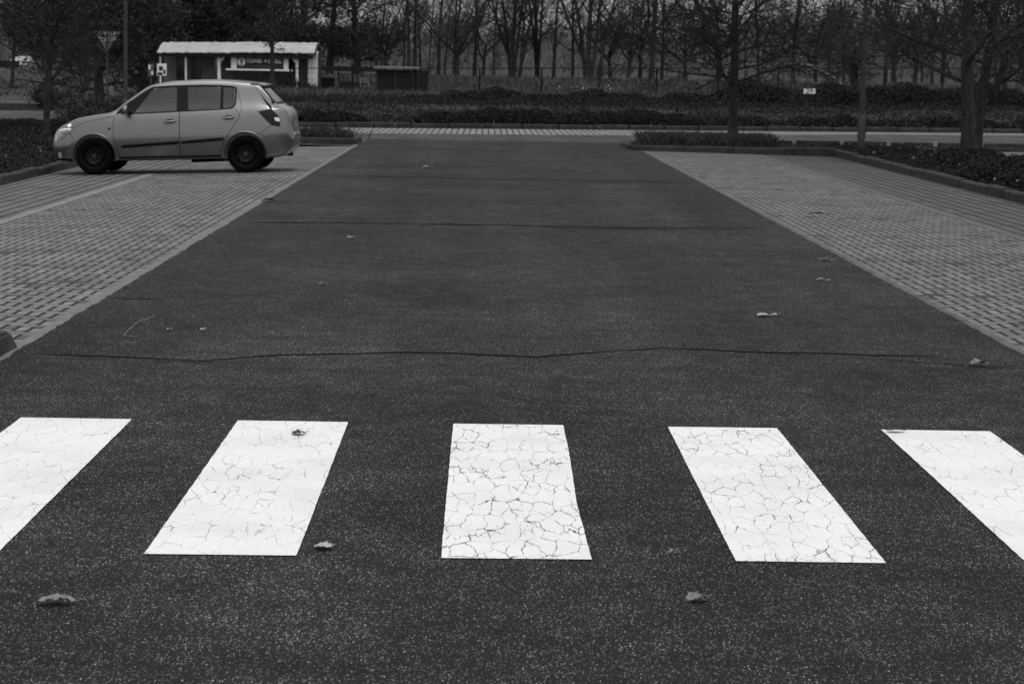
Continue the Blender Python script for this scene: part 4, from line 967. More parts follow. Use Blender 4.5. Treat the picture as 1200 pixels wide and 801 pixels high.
# wheels
for wx in WX:
    for s in (-1,1):
        w=empty('wheel',(wx,s*.715,WZ)); w.parent=car
        ty=MB(); ty.lathe([(.195,-.085),(.225,-.098),(.262,-.100),(.288,-.088),(.300,-.06),(.302,0),(.300,.06),(.288,.088),(.262,.1),(.225,.098),(.195,.085)],44); 
        # tread grooves as thin rings
        ty.build('tyre',M['rubber'],w,True)
        rm=MB(); rm.lathe([(.0,-.045),(.045,-.045),(.055,-.030),(.10,-.040),(.125,-.055),(.150,-.035),(.172,-.020),(.186,-.055),(.197,-.088),(.203,-.090)],44); rm.lathe([(.197,-.08),(.19,.08),(.0,.08)],44)
        ro=rm.build('rim',M['steel_rim'],w,True)
        if s>0: ro.data.transform(Matrix.Scale(-1,4,(0,1,0)))
        for k in range(9):
            hp=MB(); a=2*math.pi*k/9; c=(.148*math.cos(a),(-.040 if s<0 else .040),.148*math.sin(a)); hp.lathe([(.0,-.002),(.017,-.002),(.019,.004)],10,'y',c)
            hp.build('vent_hole',M['seam'],w)
        hb=MB(); hb.lathe([(0,-.062),(.026,-.060),(.032,-.045)],16)
        for k in range(5): a=2*math.pi*k/5; hb.lathe([(0,-.056),(.009,-.055),(.010,-.035)],8,'y',(.056*math.cos(a),0,.056*math.sin(a)))
        hbo=hb.build('hub',M['chrome'],w,True)
        if s>0: hbo.data.transform(Matrix.Scale(-1,4,(0,1,0)))
# seats, wheel, dash
for (x,ys) in ((1.98,(-.36,.36)),(2.92,(-.38,.38))):
    for y in ys:
        st=MB(); prof=[(x-.30,.70),(x+.1,.70),(x+.20,.85),(x+.30,1.18),(x+.27,1.20),(x+.17,1.19),(x+.06,.86),(x-.30,.80)]
        n=len(prof); v=[(a,y-.21,b) for a,b in prof]+[(a,y+.21,b) for a,b in prof]; st.add(v,[tuple(range(n)),tuple(range(n,2*n))[::-1]]+[(i,(i+1)%n,n+(i+1)%n,n+i) for i in range(n)])
        so=st.build('seat',M['seat_fabric'],car,bevel=.03)
        hr=MB(); hr.box(x+.235,x+.315,y-.13,y+.13,1.20,1.375); hr.build('headrest',M['seat_fabric'],so,bevel=.035)
mb=MB(); mb.add([(1.26,-.70,.72),(1.62,-.70,.72),(1.58,-.70,.97),(1.27,-.70,.99),(1.26,.70,.72),(1.62,.70,.72),(1.58,.70,.97),(1.27,.70,.99)],[(0,1,2,3),(4,7,6,5),(0,4,5,1),(1,5,6,2),(2,6,7,3),(3,7,4,0)]); mb.build('dashboard',M['interior'],car,bevel=.03)
mb=MB(); mb.tube([(1.66+.05*math.sin(a),-.36+.18*math.cos(a),.95+.17*math.sin(a)) for a in np.linspace(0,2*math.pi,25)],.015,6); mb.tube([(1.5,-.36,.9),(1.66,-.36,.95)],.03,6); mb.build('steering_wheel',M['black_plastic'],car)
mb=MB(); mb.tube([(2.9,.35,.20),(3.6,.40,.24),(3.86,.40,.25)],[.025,.025,.028],8); mb.tube([(2.2,.1,.19),(2.9,.35,.20)],.05,8); mb.build('exhaust',M['black_plastic'],car)
mb=MB(); mb.tube([(1.80,0,1.47),(1.90,0,1.60)],[.012,.006],6); mb.build('aerial',M['black_plastic'],car); bpy.data.objects.remove(bpy.data.objects['aerial'])
# shift every direct child so that the car's origin lies midway between the bumpers
for o in [o for o in bpy.data.objects if o.parent==car]:
    o.location.x+=OFFX

# ------------------------------------------------------------------ kiosk
M['roof_metal']=mat('roof_metal',.42,.55,var=.18,vscale=1.2); M['white_paint']=mat('white_paint',.88,.6,var=.10,vscale=3); M['wood_wall']=mat('wood_wall',.16,.85,var=.25,vscale=3); M['wood_dark']=mat('wood_dark',.012,.9,var=.4,vscale=4)
M['dark_glass']=mat('dark_glass',.012,.15); M['sign_board']=mat('sign_board',.016,.5); M['sign_white']=mat('sign_white',.92,.5); M['board_grey']=mat('board_grey',.11,.85,var=.3,vscale=3)
KY=97.0
def kx(u): return ux(u,KY)-KX
def kz(u,v): return vz(u,v,KY)-KZ
KX=ux(280,KY); KZ=.30
kiosk=empty('kiosk',(KX,KY,KZ)); tag(kiosk,'low wooden snack kiosk with pale metal roof and white posts','kiosk')
mb=MB(); x0,x1=kx(188),kx(357)
# back wall with openings as separate panels (butted), 1.5 m behind the posts
segs=[(188,203,'wood_wall'),(217.5,219.5,'wood_dark'),(232.5,254,'wood_wall'),(254,270,'wood_wall'),(305,322,'wood_wall'),(343.5,357,'wood_wall')]
for a,b,_ in segs: mb.box(kx(a),kx(b)-.003,1.2,1.28,-.05,1.95)
mb.box(kx(270),kx(305)-.003,1.2,1.28,-.05,kz(290,98)); mb.box(kx(322),kx(343.5)-.003,1.2,1.28,-.05,kz(333,98))
mb.box(kx(203),kx(217.5)-.003,1.2,1.28,1.75,1.95); mb.box(kx(219.5),kx(232.5)-.003,1.2,1.28,1.75,1.95)
mb.box(kx(188),kx(190),1.28,2.8,-.05,1.95); mb.box(x1-.06,x1,1.28,2.8,-.05,1.95); mb.box(x0,x1,2.8,2.88,-.05,2.1)
mb.build('wall',M['wood_wall'],kiosk)
mb=MB(); mb.box(x0,x1,0,2.8,-.12,-.05); mb.build('floor',M['concrete_dark'],kiosk)
for a,b in ((203,217.5),(219.5,232.5)):
    d=MB(); d.box(kx(a)+.01,kx(b)-.01,1.26,1.30,-.05,1.745); d.box(kx(a)+.06,kx(b)-.06,1.245,1.26,.9,1.6); d.build('door',M['dark_glass'],kiosk)
for a,b,z0,z1 in ((270,305,98,85),(322,343.5,98,85)):
    w=MB(); w.box(kx(a)+.01,kx(b)-.01,1.24,1.26,kz(a,z0),kz(a,z1)+.5); wo=w.build('window',M['dark_glass'],kiosk)
    fr=MB(); fr.box(kx(a),kx(b)-.004,1.17,1.2,kz(a,z0)-.04,kz(a,z0)); fr.build('sill',M['board_grey'],wo)
# roof: curved sheet rising to the back, with seams and a dark underside board
prof=[(-.35,kz(280,62.5)),(.15,kz(280,59)),(.7,kz(280,54.5)),(1.3,kz(280,51.5)),(1.9,kz(280,50.3)),(2.5,kz(280,51)),(3.1,kz(280,54.5)),(3.5,kz(280,60))]
mb=MB(); xa,xb=kx(186),kx(368); n=42; v=[]; f=[]
for i in range(n+1):
    x=xa+(xb-xa)*i/n; lift=-.018*math.sin(i*2.1)*.6+(-.02 if i<n*.5 else 0)
    dz=.0 if i%2 else .014
    dr=-.07*(1-i/n)**2
    for (y,z) in prof: v.append((x,y,z+dz+lift+dr))
m=len(prof)
for i in range(n):
    for k in range(m-1): f.append((i*m+k,(i+1)*m+k,(i+1)*m+k+1,i*m+k+1))
mb.add(v,f); me=mb.mesh('roof'); bm=bmesh.new(); bm.from_mesh(me); bmesh.ops.solidify(bm,geom=bm.faces[:],thickness=-.04); bmesh.ops.recalc_face_normals(bm,faces=bm.faces); bm.to_mesh(me); bm.free(); roof=obj('roof',me,M['roof_metal'],kiosk)
mb=MB(); mb.box(xa+.05,xb-.05,-.30,-.24,prof[0][1]-.20,prof[0][1]-.055); mb.build('fascia',M['wood_dark'],roof)
mb=MB()
for (y0,z0),(y1,z1) in zip(prof[:-1],prof[1:]): mb.bar((xb+.02,y0,z0-.05),(xb+.02,y1,z1-.05),.05,.13)
mb.build('fascia',M['wood_dark'],roof)
# white posts with braces
def kpost(u0,u1,v0,v1,w,brace=0):
    p=MB(); p.bar((kx(u1),-.06,kz(u1,v1)),(kx(u0),-.06,kz(u0,v0)),w,w); po=p.build('post',M['white_paint'],kiosk)
    if brace:
        b=MB(); b.bar((kx(u0+.4*brace),-.06,kz(u0,74)),(kx(u0+7*brace),-.06,kz(u0,66.5)),.06,.09); b.build('brace',M['white_paint'],po)
kpost(189,189.5,64,112,.07); kpost(218.5,219,64,112,.075); kpost(256.5,258,62,112,.13,1); kpost(347.5,348,63,112,.11,-1)
mb=MB(); mb.bar((kx(252),-.12,kz(252,60.5)),(kx(254.5),-.12,kz(254,82)),.10,.03); mb.build('hanging_board',M['board_grey'],kiosk)
# sign with white shutters and ledge
mb=MB(); mb.box(kx(263.5),kx(345),-.05,.03,kz(300,66.5),kz(300,64.8)); mb.build('rail',M['white_paint'],kiosk)
mb=MB(); mb.box(kx(265.5),kx(342.5),-.25,.02,kz(300,83.2),kz(300,81.3)); mb.build('counter',M['white_paint'],kiosk)
for a,b in ((271,277.5),(332,337.5)):
    mb=MB(); mb.box(kx(a),kx(b),-.04,.0,kz(300,81.2),kz(300,66.6)); mb.build('shutter',M['white_paint'],kiosk)
mb=MB(); mb.box(kx(277.6),kx(331.9),-.02,.02,kz(300,81.2),kz(300,66.6)); sign=mb.build('sign',M['sign_board'],kiosk)
def text_mesh(s,size,name='lettering'):
    c=bpy.data.curves.new('t','FONT'); c.body=s; c.size=size; c.align_x='LEFT'; c.offset=size*.03; c.extrude=.004
    o=bpy.data.objects.new('t',c); COL.objects.link(o); dg=bpy.context.evaluated_depsgraph_get(); dg.update(); me=bpy.data.meshes.new_from_object(o.evaluated_get(dg)); bpy.data.objects.remove(o); me.name=name; return me
def put_text(s,u0,u1,v0,v1,parent):
    me=text_mesh(s,1.0); X=[w.co.x for w in me.vertices];Y=[w.co.y for w in me.vertices]
    sx=(kx(u1)-kx(u0))/(max(X)-min(X)); sy=(kz(300,v0)-kz(300,v1))/(max(Y)-min(Y)); mx,my=min(X),min(Y)
    for w in me.vertices: w.co=Vector((kx(u0)+(w.co.x-mx)*sx,-.026-w.co.z,kz(300,v1)+(w.co.y-my)*sy))
    return obj('lettering',me,M['sign_white'],parent)
put_text('TONIS',288.5,306.5,69.3,74.2,sign); put_text('GRILL',313.3,330,69.3,74.2,sign)
# arrow-like mark between the words
mb=MB(); mb.add([(kx(308.6),-.026,kz(300,71.8)),(kx(311.8),-.026,kz(300,69.8)),(kx(311.8),-.026,kz(300,73.8)),(kx(308.6),-.032,kz(300,71.8)),(kx(311.8),-.032,kz(300,69.8)),(kx(311.8),-.032,kz(300,73.8))],[(0,1,2),(3,5,4),(0,3,4,1),(1,4,5,2),(2,5,3,0)]); mb.build('emblem',M['sign_white'],sign)
# round emblem: white disc with a dark standing shape
mb=MB(); cx,cz=kx(283),kz(300,73.2); r=.165
mb.lathe([(0,-.030),(r,-.030),(r,-.02)],28,'y',(cx,0,cz)); emb=mb.build('emblem',M['sign_white'],sign)
mb=MB(); mb.lathe([(0,-.036),(.05,-.036),(.052,-.03)],16,'y',(cx,0,cz+.055)); mb.box(cx-.03,cx+.03,-.036,-.031,cz-.15,cz+.03); mb.build('emblem_figure',M['sign_board'],emb)
# illegible small line under the name
mb=MB(); rr=random.Random(8); u=297
while u<321:
    w=rr.uniform(.7,2.2); mb.box(kx(u),kx(u+w),-.027,-.021,kz(300,78.9),kz(300,77.5)); u+=w+rr.uniform(.4,1.0)
mb.build('small_print',M['board_grey'],sign)
# white end wall with a slanted cap board, and the grey return wall
mb=MB(); mb.box(kx(359.5),kx(370.8),.3,.36,-.25,kz(365,61)); mb.build('end_wall',M['white_paint'],kiosk)
mb=MB(); mb.box(kx(370.9)-.05,kx(370.9)-.003,.363,2.7,-.25,1.95); mb.build('gable_wall',M['wood_dark'],kiosk)
mb=MB(); mb.box(kx(350),kx(359.3),.55,.6,-.1,1.9); mb.build('side_panel',M['board_grey'],kiosk)
mb=MB(); mb.bar((kx(360.5),.22,kz(360,60)),(kx(371),.22,kz(371,64)),.03,.20); mb.build('cap_board',M['white_paint'],kiosk)
# menu board
t=empty('menu_board',(ux(189,95),95,.3)); tag(t,'white menu stand with dark pictures at the left end of the kiosk','menu stand')
def mzv(v): return vz(189,v,95)-.3
mb=MB(); mb.box(-.14,.24,-.02,.02,mzv(89),mzv(75)); bo=mb.build('board',M['sign_white'],t)
mb=MB(); mb.box(-.06,.10,-.032,-.022,mzv(83),mzv(78)); mb.box(.12,.2,-.032,-.022,mzv(87),mzv(82)); mb.box(-.11,.08,-.032,-.022,mzv(88.3),mzv(85.3)); mb.build('picture',M['sign_board'],bo)
mb=MB(); mb.box(-.12,-.08,.02,.05,-.05,mzv(75)); mb.box(.16,.20,.02,.05,-.05,mzv(75)); mb.build('leg',M['board_grey'],t)
t=empty('menu_board',(ux(177.5,95),95,.3)); tag(t,'small white notice panel left of the white menu stand','menu stand')
mb=MB(); mb.box(-.10,.12,-.02,.02,mzv(90),mzv(75.5)); bo=mb.build('board',M['board_grey'],t)
mb=MB(); mb.box(-.08,.0,-.032,-.022,mzv(82),mzv(77)); mb.box(.03,.10,-.032,-.022,mzv(88),mzv(84)); mb.build('picture',M['sign_white'],bo)
mb=MB(); mb.box(-.02,.02,.02,.05,-.05,mzv(76)); mb.build('leg',M['board_grey'],t)
# picket fence before the kiosk
t=empty('picket_fence',(ux(317,95),95,.25)); tag(t,'dark picket fence in front of the kiosk below its window','fence')
mb=MB()
for k in range(10):
    x=k*.105; mb.add([(x,-.02,0),(x+.07,-.02,0),(x+.07,-.02,.50),(x+.035,-.02,.56),(x,-.02,.50),(x,.0,0),(x+.07,.0,0),(x+.07,.0,.50),(x+.035,.0,.56),(x,.0,.50)],[(0,1,2,3,4),(9,8,7,6,5)]+[(i,(i+1)%5,5+(i+1)%5,5+i) for i in range(5)])
mb.build('pickets',M['wood_dark'],t); mb=MB(); mb.box(0,1.02,.003,.03,.14,.19); mb.box(0,1.02,.003,.03,.38,.43); mb.build('rail',M['wood_dark'],t)
# bins right of the kiosk
t=empty('waste_bin',(ux(383,96),96,.25),.1); tag(t,'dark wheeled waste bin right of the kiosk end wall','bin')
mb=MB(); v=[(-.22,-.25,.06),(.22,-.25,.06),(.22,.25,.06),(-.22,.25,.06),(-.28,-.32,.86),(.28,-.32,.86),(.28,.32,.86),(-.28,.32,.86)]; mb.add(v,[(0,3,2,1),(4,5,6,7),(0,1,5,4),(1,2,6,5),(2,3,7,6),(3,0,4,7)]); mb.build('body',M['black_plastic'],t,bevel=.02)
mb=MB(); mb.add([(-.30,-.36,.87),(.30,-.36,.87),(.30,.34,.87),(-.30,.34,.87),(-.28,-.33,.92),(.28,-.33,.92),(.26,.30,.97),(-.26,.30,.97)],[(0,3,2,1),(4,5,6,7),(0,1,5,4),(1,2,6,5),(2,3,7,6),(3,0,4,7)]); mb.build('lid',M['black_plastic'],t)
for s in (-1,1):
    mb=MB(); mb.lathe([(0,-.03),(.09,-.03),(.1,0),(.09,.03),(0,.03)],16,'y',(0,0,0)); o=mb.build('wheel',M['rubber'],t); o.rotation_euler=(0,0,R(90)); o.location=(s*.25,.27,.1)
t=MB(); t.lathe([(0,0),(.07,0),(.095,.16),(.10,.17),(.09,.165)],18,'z'); o=t.build('bucket',M['white_paint'],None,True); o.location=(ux(377,93.5),93.5,.45); tag(o,'small white bucket at the foot of the dark waste bin','bucket')
mb=MB()
for k in range(5): mb.bar((0,-.3+k*.15,0.35+.0),(1.0,-.3+k*.15,.35),.02,.12)
t=empty('bench',(ux(396,96),96,.25)); tag(t,'dark low garden bench between the waste bin and the wooden shelter','bench')
mb=MB(); mb.box(0,1.0,-.2,.2,.36,.40); mb.build('seat',M['wood_dark'],t); mb=MB(); mb.box(0,1.0,.21,.25,.40,.72); mb.build('backrest',M['wood_dark'],t)
for x in (.06,.90):
    mb=MB(); mb.box(x,x+.05,-.18,.25,0,.36); mb.build('leg',M['wood_dark'],t)
# pale chair left of the shelter
t=empty('garden_chair',(ux(429,94),94,.42),.5); tag(t,'small pale garden chair beside the wooden shelter','chair')
mb=MB(); mb.box(-.2,.2,-.2,.2,.36,.385); mb.build('seat',M['board_grey'],t); mb=MB(); mb.bar((-.18,.2,.38),(-.18,.3,.72),.03,.03); mb.bar((.18,.2,.38),(.18,.3,.72),.03,.03); mb.bar((-.18,.3,.70),(.18,.3,.70),.03,.08); mb.bar((-.18,.27,.58),(.18,.27,.58),.03,.05); mb.build('backrest',M['concrete_light'],t)
for a,b in ((-.17,-.17),(.17,-.17),(-.17,.17),(.17,.17)):
    mb=MB(); mb.bar((a,b,0),(a*.95,b*.95,.36),.028,.028); mb.build('leg',M['concrete_light'],t)
# wooden shelter
SX0=ux(439.5,91); SX1=ux(489,91); SXR=ux(500,91); sy=91; sz=.40
t=empty('wooden_shelter',(SX0,sy,sz)); tag(t,'small dark shelter of upright boards with a pale roof edge','shelter')
W_=SX1-SX0; topz=vz(460,80.6,sy)-sz
mb=MB(); rr=random.Random(3); x=.03
while x<W_-.03:
    w=rr.uniform(.08,.13); mb.box(x,min(x+w,W_),rr.uniform(0,.02),.04,-.05,topz-.06); x+=w+.012
mb.build('front_boards',M['wood_dark'],t)
mb=MB(); mb.box(W_+.003,SXR-SX0,.30,.35,-.05,topz-.05); mb.box(W_+.003,W_+.05,.045,1.2,-.05,topz-.06); mb.box(0,.045,.045,1.2,-.05,topz-.06); mb.box(.05,W_,1.15,1.2,-.05,topz-.06); mb.build('side_boards',M['wood_dark'],t)
mb=MB(); mb.add([(-.10,-.12,topz-.03),(W_+.02,-.12,topz-.02),(W_+.02,1.3,topz+.02),(-.10,1.3,topz+.02),(-.10,-.12,topz+.02),(W_+.02,-.12,topz+.03),(W_+.02,1.3,topz+.07),(-.10,1.3,topz+.07)],[(0,3,2,1),(4,5,6,7),(0,1,5,4),(1,2,6,5),(2,3,7,6),(3,0,4,7)]); mb.build('roof',M['concrete'],t)
for x in (0,.36*W_*1.22,.84*W_,W_-.05):
    mb=MB(); mb.box(x,x+.05,-.05,-.012,-.05,topz-.045); mb.build('post',M['kerb'],t)
for (u,v,s,sd,l) in ((470,112.5,.12,1,'pale scrap lying before the wooden shelter, left one'),(486,111.5,.10,2,'pale scrap lying before the wooden shelter, right one')):
    X=ux(u,88); bm=bmesh.new(); bmesh.ops.create_icosphere(bm,subdivisions=2,radius=s); rr=random.Random(sd)
    for w in bm.verts: w.co*=rr.uniform(.8,1.2); w.co.z*=.5
    me=bpy.data.meshes.new('stone'); bm.to_mesh(me); bm.free(); o=obj('stone',me,M['concrete_light'],None,True); o.location=(X,88,vz(u,v,88)); tag(o,l.replace('scrap','stone'),'stone')

# wire fence
M['fence_metal']=mat('fence_metal',.014,.8,spec=.1)
fu=[340,392,444,560,632,700,766,838,912,985,1033,1075,1167,1215]; FY=93
fx=[ux(485,FY)]+[ux(u,FY) for u in fu if u>500]; fx=[ux(u,FY) for u in (340,412,485,560,632,700,766,838,908,978,1033,1100,1167,1240)]
t=empty('wire_fence',(fx[0],FY,0)); tag(t,'long dark wire mesh fence with thin posts before the field','fence')
def ftop(x): return vz(567+x*2744/FY,80.5,FY)
for x in fx:
    mb=MB(); mb.tube([(x-fx[0],0,tz(x,FY)-.1),(x-fx[0],0,ftop(x)+.03)],.035,8); mb.build('post',M['fence_metal'],t)
mb=MB()
for a,b in zip(fx[:-1],fx[1:]):
    za,zb2=ftop(a),ftop(b); ga,gb=tz(a,FY)+.03,tz(b,FY)+.03
    mb.tube([(a-fx[0],0,za),(b-fx[0],0,zb2)],.016,4)
    for k in range(1,6):
        tt=k/6; mb.tube([(a-fx[0],0,za+(ga-za)*tt),((a+b)/2-fx[0],0,(za+zb2)/2+((ga+gb)/2-(za+zb2)/2)*tt-.01),(b-fx[0],0,zb2+(gb-zb2)*tt)],.0035,3,cap=False)
    n=int((b-a)/.2)
    for k in range(n):
        x=a+(b-a)*k/n; mb.tube([(x-fx[0],.004,za),(x-fx[0],.004,ga)],.003,3,cap=False)
mb.build('mesh_wires',M['fence_metal'],t)
t=empty('board_fence',(ux(372,104),104,.3)); tag(t,'dark board fence right of the kiosk behind the bin','fence')
mb=MB(); L=ux(440,104)-ux(372,104)
mb.box(0,L,0,.04,vz(400,84,104)-.3,vz(400,78,104)-.3); mb.build('board',M['wood_dark'],t)
for k in range(4): mb=MB(); x=L*k/3-.04*(k==3); mb.box(x,x+.07,.043,.10,-.1,vz(400,79,104)-.3); mb.build('post',M['wood_dark'],t)

# lamp posts
M['pole']=mat('galvanised_pole',.05,.6,metal=.2,var=.2,vscale=3)
def lamp_post(loc,label,rz,hgt=6.0):
    t=empty('lamp_post',loc,rz); tag(t,label,'lamp post',)
    mb=MB(); mb.tube([(0,0,-.1),(0,0,.72),(0,0,.75)],[.085,.085,.062],16); bp=mb.build('base',M['pole'],t,True)
    mb=MB(); mb.box(-.035,.035,-.088,-.08,.28,.58); mb.build('service_door',M['fence_metal'],bp)
    mb=MB(); mb.tube([(0,0,.74),(0,0,hgt)],[.058,.04],14); mb.build('pole',M['pole'],t,True)
    mb=MB(); mb.tube([(0,0,hgt-.05),(.25,0,hgt+.12),(.6,0,hgt+.16)],[.03,.028,.025],8); mb.build('arm',M['pole'],t,True)
    mb=MB(); mb.add([(.5,-.1,hgt+.13),(1.05,-.12,hgt+.15),(1.05,.12,hgt+.15),(.5,.1,hgt+.13),(.55,-.07,hgt+.21),(.98,-.08,hgt+.21),(.98,.08,hgt+.21),(.55,.07,hgt+.21)],[(0,3,2,1),(4,5,6,7),(0,1,5,4),(1,2,6,5),(2,3,7,6),(3,0,4,7)]); mb.build('lamp_head',M['pole'],t)
lamp_post((8.12,50.6,.03),'grey lamp post in the planting bed between the two bare trees',R(90))
lamp_post((ux(148.5,62),62.0,-.1),'grey lamp post behind the windscreen of the parked car',R(20))
t=MB(); t.tube([(0,0,-.1),(0,0,.62),(0,0,.64)],[.05,.05,.02],10); o=t.build('post',M['pole'],None,True); o.location=(ux(-1,55),55,-.12); o.scale=(1,1,1.6); tag(o,'thin dark bollard post at the left edge before the street','bollard')
# yield sign seen from the back
t=empty('yield_sign',(ux(127.5,78),78,-.1)); tag(t,'pale inverted triangle road sign on a thin pole among dark branches','road sign')
def sg(u,v): return (ux(u,78)-ux(127.5,78),vz(u,v,78)+.1)
a,b,c=sg(112,38),sg(142.5,38.5),sg(127.5,61)
mb=MB(); tri=[a,b,c]; n=3; mb.add([(x,-.01,z) for x,z in tri]+[(x,.01,z) for x,z in tri],[(0,1,2),(5,4,3),(0,3,4,1),(1,4,5,2),(2,5,3,0)]); pl=mb.build('plate',mat('sign_back',.28,.55,metal=.3,var=.2,vscale=3),t,bevel=.004)
mb=MB(); mb.bar((a[0]+.12,-.025,a[1]-.12),(b[0]-.12,-.025,b[1]-.12),.02,.03); mb.bar((c[0]-.12,-.025,c[1]+.28),(c[0]+.12,-.025,c[1]+.28),.02,.03); mb.build('bracket',M['pole'],pl)
mb=MB(); mb.tube([(0,-.06,-.1),(0,-.06,a[1]+.02)],.032,10); mb.build('pole',M['pole'],t,True)
t=MB(); t.tube([(0,0,-.1),(0,0,.95),(0,0,.97)],[.05,.05,.02],10); o=t.build('bollard',M['concrete_light'],None,True); o.location=(ux(132.5,72),72,-.1); tag(o,'short pale bollard right of the yield sign pole','bollard')

# white notice board among the shrubs on the right
t=empty('notice_board',(ux(945,76),76,tz(ux(945,76),76))); tag(t,'small white notice board standing in the dark shrubs on the right','notice board')
zz=vz(945,107,76)-t.location.z
mb=MB(); mb.box(-.19,.19,-.02,.01,zz-.085,zz+.085); bo=mb.build('board',mat('notice_white',.8,.5,var=.05),t)
mb=MB(); mb.box(-.10,-.03,-.026,-.021,zz-.07,zz-.02); mb.build('picture',M['board_grey'],bo)
mb=MB(); mb.box(-.025,.025,.011,.05,-.1,zz+.08); mb.build('post',M['wood_dark'],t)
# broken tree with a bent pale limb
bx,by=ux(1001,84),84; bz=tz(bx,by)
t=empty('broken_tree',(bx,by,bz)); tag(t,'dark broken tree with a pale limb bent over to the left','tree')
def bt(u,v,dy=0): return (ux(u,84)-bx,dy,vz(u,v,84)-bz)
mb=MB(); mb.tube([(bt(1000,122)[0],0,-.1),bt(1000,112),bt(999,102),bt(996,92),bt(997,84),bt(1000,76),bt(1003,66)],[.17,.15,.14,.15,.13,.10,.07],8); mb.tube([bt(999,108),bt(993,104,-.1),bt(986,101,-.15),bt(978,99,-.2)],[.09,.07,.05,.03],6)
mb.build('trunk',M['bark'],t,True)
mb=MB(); mb.tube([bt(980,99,-.3),bt(972,94,-.3),bt(963,87,-.35),bt(953,81,-.4),bt(943,78.5,-.4),bt(930,76,-.45),bt(918,77,-.5)],[.085,.10,.105,.095,.075,.055,.025],8); mb.build('limb',M['bark_pale'],t,True)
rg=np.random.default_rng(9); mb=MB()
for k in range(90):
    u=rg.uniform(985,1015); v0=rg.uniform(62,100); p=np.array(bt(998,v0,rg.normal(0,.1))); d=rg.normal(0,1,3); d[2]=abs(d[2])*.6; d/=np.linalg.norm(d); L=rg.uniform(.4,1.4)
    q=p+d*L*.5+rg.normal(0,.06,3); e=q+d*L*.5+rg.normal(0,.15,3); mb.tube([p,q,e],[.02,.013,.006],3,0,cap=False)
    for j in range(3):
        g=e+rg.normal(0,.25,3); mb.tube([q,(q+g)/2+rg.normal(0,.04,3),g],[.010,.008,.005],3,0,cap=False)
mb.build('crown',M['twig'],t)

# garages at far left
M['siding']=mat('siding',.40,.7,var=.1,vscale=2)
t=empty('garage',(ux(0,150),150,tz(-31,150)-.1)); tag(t,'pale low garage with light roof at the far left edge','building')
gz=t.location.z; gx0=ux(-40,150)-ux(0,150); gx1=ux(8.5,150)-ux(0,150); zt=vz(0,79,150)-gz; 
mb=MB(); mb.box(gx0,gx1,0,4,0,zt); mb.build('wall',M['siding'],t)
mb=MB(); mb.box(gx0-.1,gx1+.1,-.15,4.15,zt+.003,vz(0,71.5,150)-gz); mb.build('roof',M['wood_dark'],t)
mb=MB()
for k in range(9): z=.2+k*(zt-.3)/9; mb.box(gx0+.3,gx1-.55,-.03,-.004,z,z+(zt-.3)/9-.03)
mb.build('door',M['siding'],t); mb=MB(); mb.box(gx1-.30,gx1,-.05,-.003,0,zt-.005); mb.build('door_frame',M['roof_metal'],t)
t=empty('garage',(ux(14,156),156,tz(-31,156)-.1)); tag(t,'second pale garage set back right of the first','building')
gz=t.location.z; w_=ux(29,156)-ux(10,156); zt=vz(14,76,156)-gz
mb=MB(); mb.box(0,w_,0,4,0,zt); mb.build('wall',M['siding'],t); mb=MB(); mb.add([(-.1,-.15,zt+.003),(w_+.1,-.15,zt+.003),(w_+.1,4.2,zt+.003),(-.1,4.2,zt+.003),(-.1,1.9,zt+.55),(w_+.1,1.9,zt+.55)],[(0,3,2,1),(0,1,5,4),(2,3,4,5),(0,4,3),(1,2,5)]); mb.build('roof',M['roof_metal'],t)
mb=MB(); mb.box(.25,.55,-.03,-.004,.1,zt-.25); mb.box(.75,.95,-.03,-.004,.1,zt-.25); mb.build('door',M['wood_dark'],t)

# ------------------------------------------------------------------ sky, sun, camera
w=bpy.data.worlds.new('World'); scene.world=w; w.use_nodes=True; nt=w.node_tree; bg=nt.nodes['Background']
sky=nt.nodes.new('ShaderNodeTexSky'); sky.sky_type='NISHITA'; sky.sun_disc=False; sky.sun_elevation=R(72); sky.sun_rotation=R(165); sky.air_density=1.0; sky.dust_density=3.0
bw=nt.nodes.new('ShaderNodeRGBToBW'); nt.links.new(sky.outputs[0],bw.inputs[0])
pw=nt.nodes.new('ShaderNodeMath'); pw.operation='POWER'; nt.links.new(bw.outputs[0],pw.inputs[0]); pw.inputs[1].default_value=.35
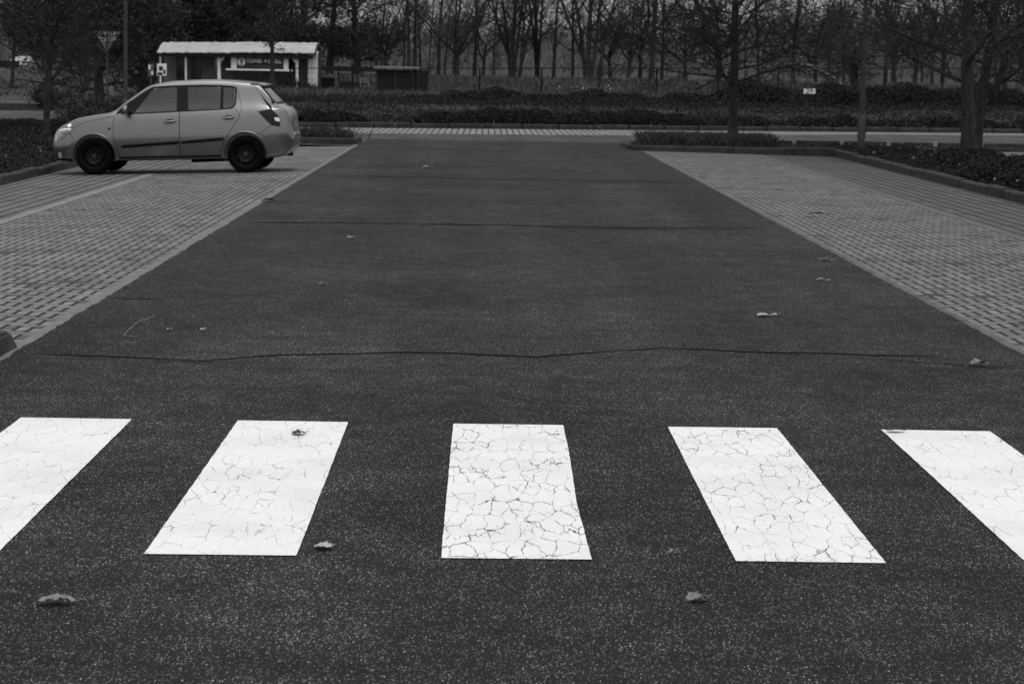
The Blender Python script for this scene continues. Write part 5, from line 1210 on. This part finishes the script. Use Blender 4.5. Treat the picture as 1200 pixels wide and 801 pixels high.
# overcast: clouds even the dome out, brighter overhead than at the horizon
tc=nt.nodes.new('ShaderNodeTexCoord'); sx=nt.nodes.new('ShaderNodeSeparateXYZ'); nt.links.new(tc.outputs['Generated'],sx.inputs[0])
cr=nt.nodes.new('ShaderNodeValToRGB'); nt.links.new(sx.outputs['Z'],cr.inputs[0])
for k,(p,v) in enumerate([(0,.44),(.10,.40),(.32,.40),(.7,.58),(1,.66)]):
    e=cr.color_ramp.elements[k] if k<2 else cr.color_ramp.elements.new(p); e.position=p; e.color=(v,v,v,1)
mu=nt.nodes.new('ShaderNodeMath'); mu.operation='MULTIPLY'; nt.links.new(pw.outputs[0],mu.inputs[0]); nt.links.new(cr.outputs[0],mu.inputs[1])
nz=nt.nodes.new('ShaderNodeTexNoise'); nz.inputs['Scale'].default_value=3.5; nz.inputs['Detail'].default_value=6; nt.links.new(tc.outputs['Generated'],nz.inputs['Vector'])
mr2=nt.nodes.new('ShaderNodeMapRange')
for k,x in zip(('From Min','From Max','To Min','To Max'),(.3,.7,7.0,9.5)): mr2.inputs[k].default_value=x
nt.links.new(nz.outputs['Fac'],mr2.inputs['Value'])
mu2=nt.nodes.new('ShaderNodeMath'); mu2.operation='MULTIPLY'; nt.links.new(mu.outputs[0],mu2.inputs[0]); nt.links.new(mr2.outputs['Result'],mu2.inputs[1])
nt.links.new(mu2.outputs[0],bg.inputs['Color']); bg.inputs['Strength'].default_value=.1
sl=bpy.data.lights.new('sun','SUN'); sl.energy=.9; sl.angle=R(25); sl.color=(1,1,1); so=bpy.data.objects.new('sun',sl); COL.objects.link(so)
so.rotation_euler=(R(32),0,R(-20+180))   # overwritten below
el,az=R(72),R(165); dvec=Vector((math.sin(az)*math.cos(el),math.cos(az)*math.cos(el),math.sin(el))); so.rotation_euler=dvec.to_track_quat('Z','Y').to_euler()

cam=bpy.data.cameras.new('camera'); co=bpy.data.objects.new('camera',cam); COL.objects.link(co); scene.camera=co
pitch,yaw,roll=.1163,.0132,.0183
cy,sy_,cp,sp=math.cos(yaw),math.sin(yaw),math.cos(pitch),math.sin(pitch)
F=Vector((sy_*cp,cy*cp,-sp)); Rr=Vector((cy,-sy_,0)); U=Rr.cross(F); R2=Rr*math.cos(roll)+U*math.sin(roll); U2=-Rr*math.sin(roll)+U*math.cos(roll)
mt=Matrix((R2,U2,-F)).transposed().to_4x4(); mt.translation=Vector((0,0,H)); co.matrix_world=mt
cam.sensor_fit='HORIZONTAL'; cam.sensor_width=36; cam.lens=36*2744.09/1200; cam.clip_end=3000; cam.clip_start=.1
cam.dof.use_dof=True; cam.dof.focus_distance=11.5; cam.dof.aperture_fstop=10.0
scene.render.resolution_x=1024; scene.render.resolution_y=683
scene.view_settings.view_transform='Standard'; scene.view_settings.look='None'; scene.view_settings.exposure=0; scene.view_settings.gamma=1; scene.view_settings.use_curve_mapping=False
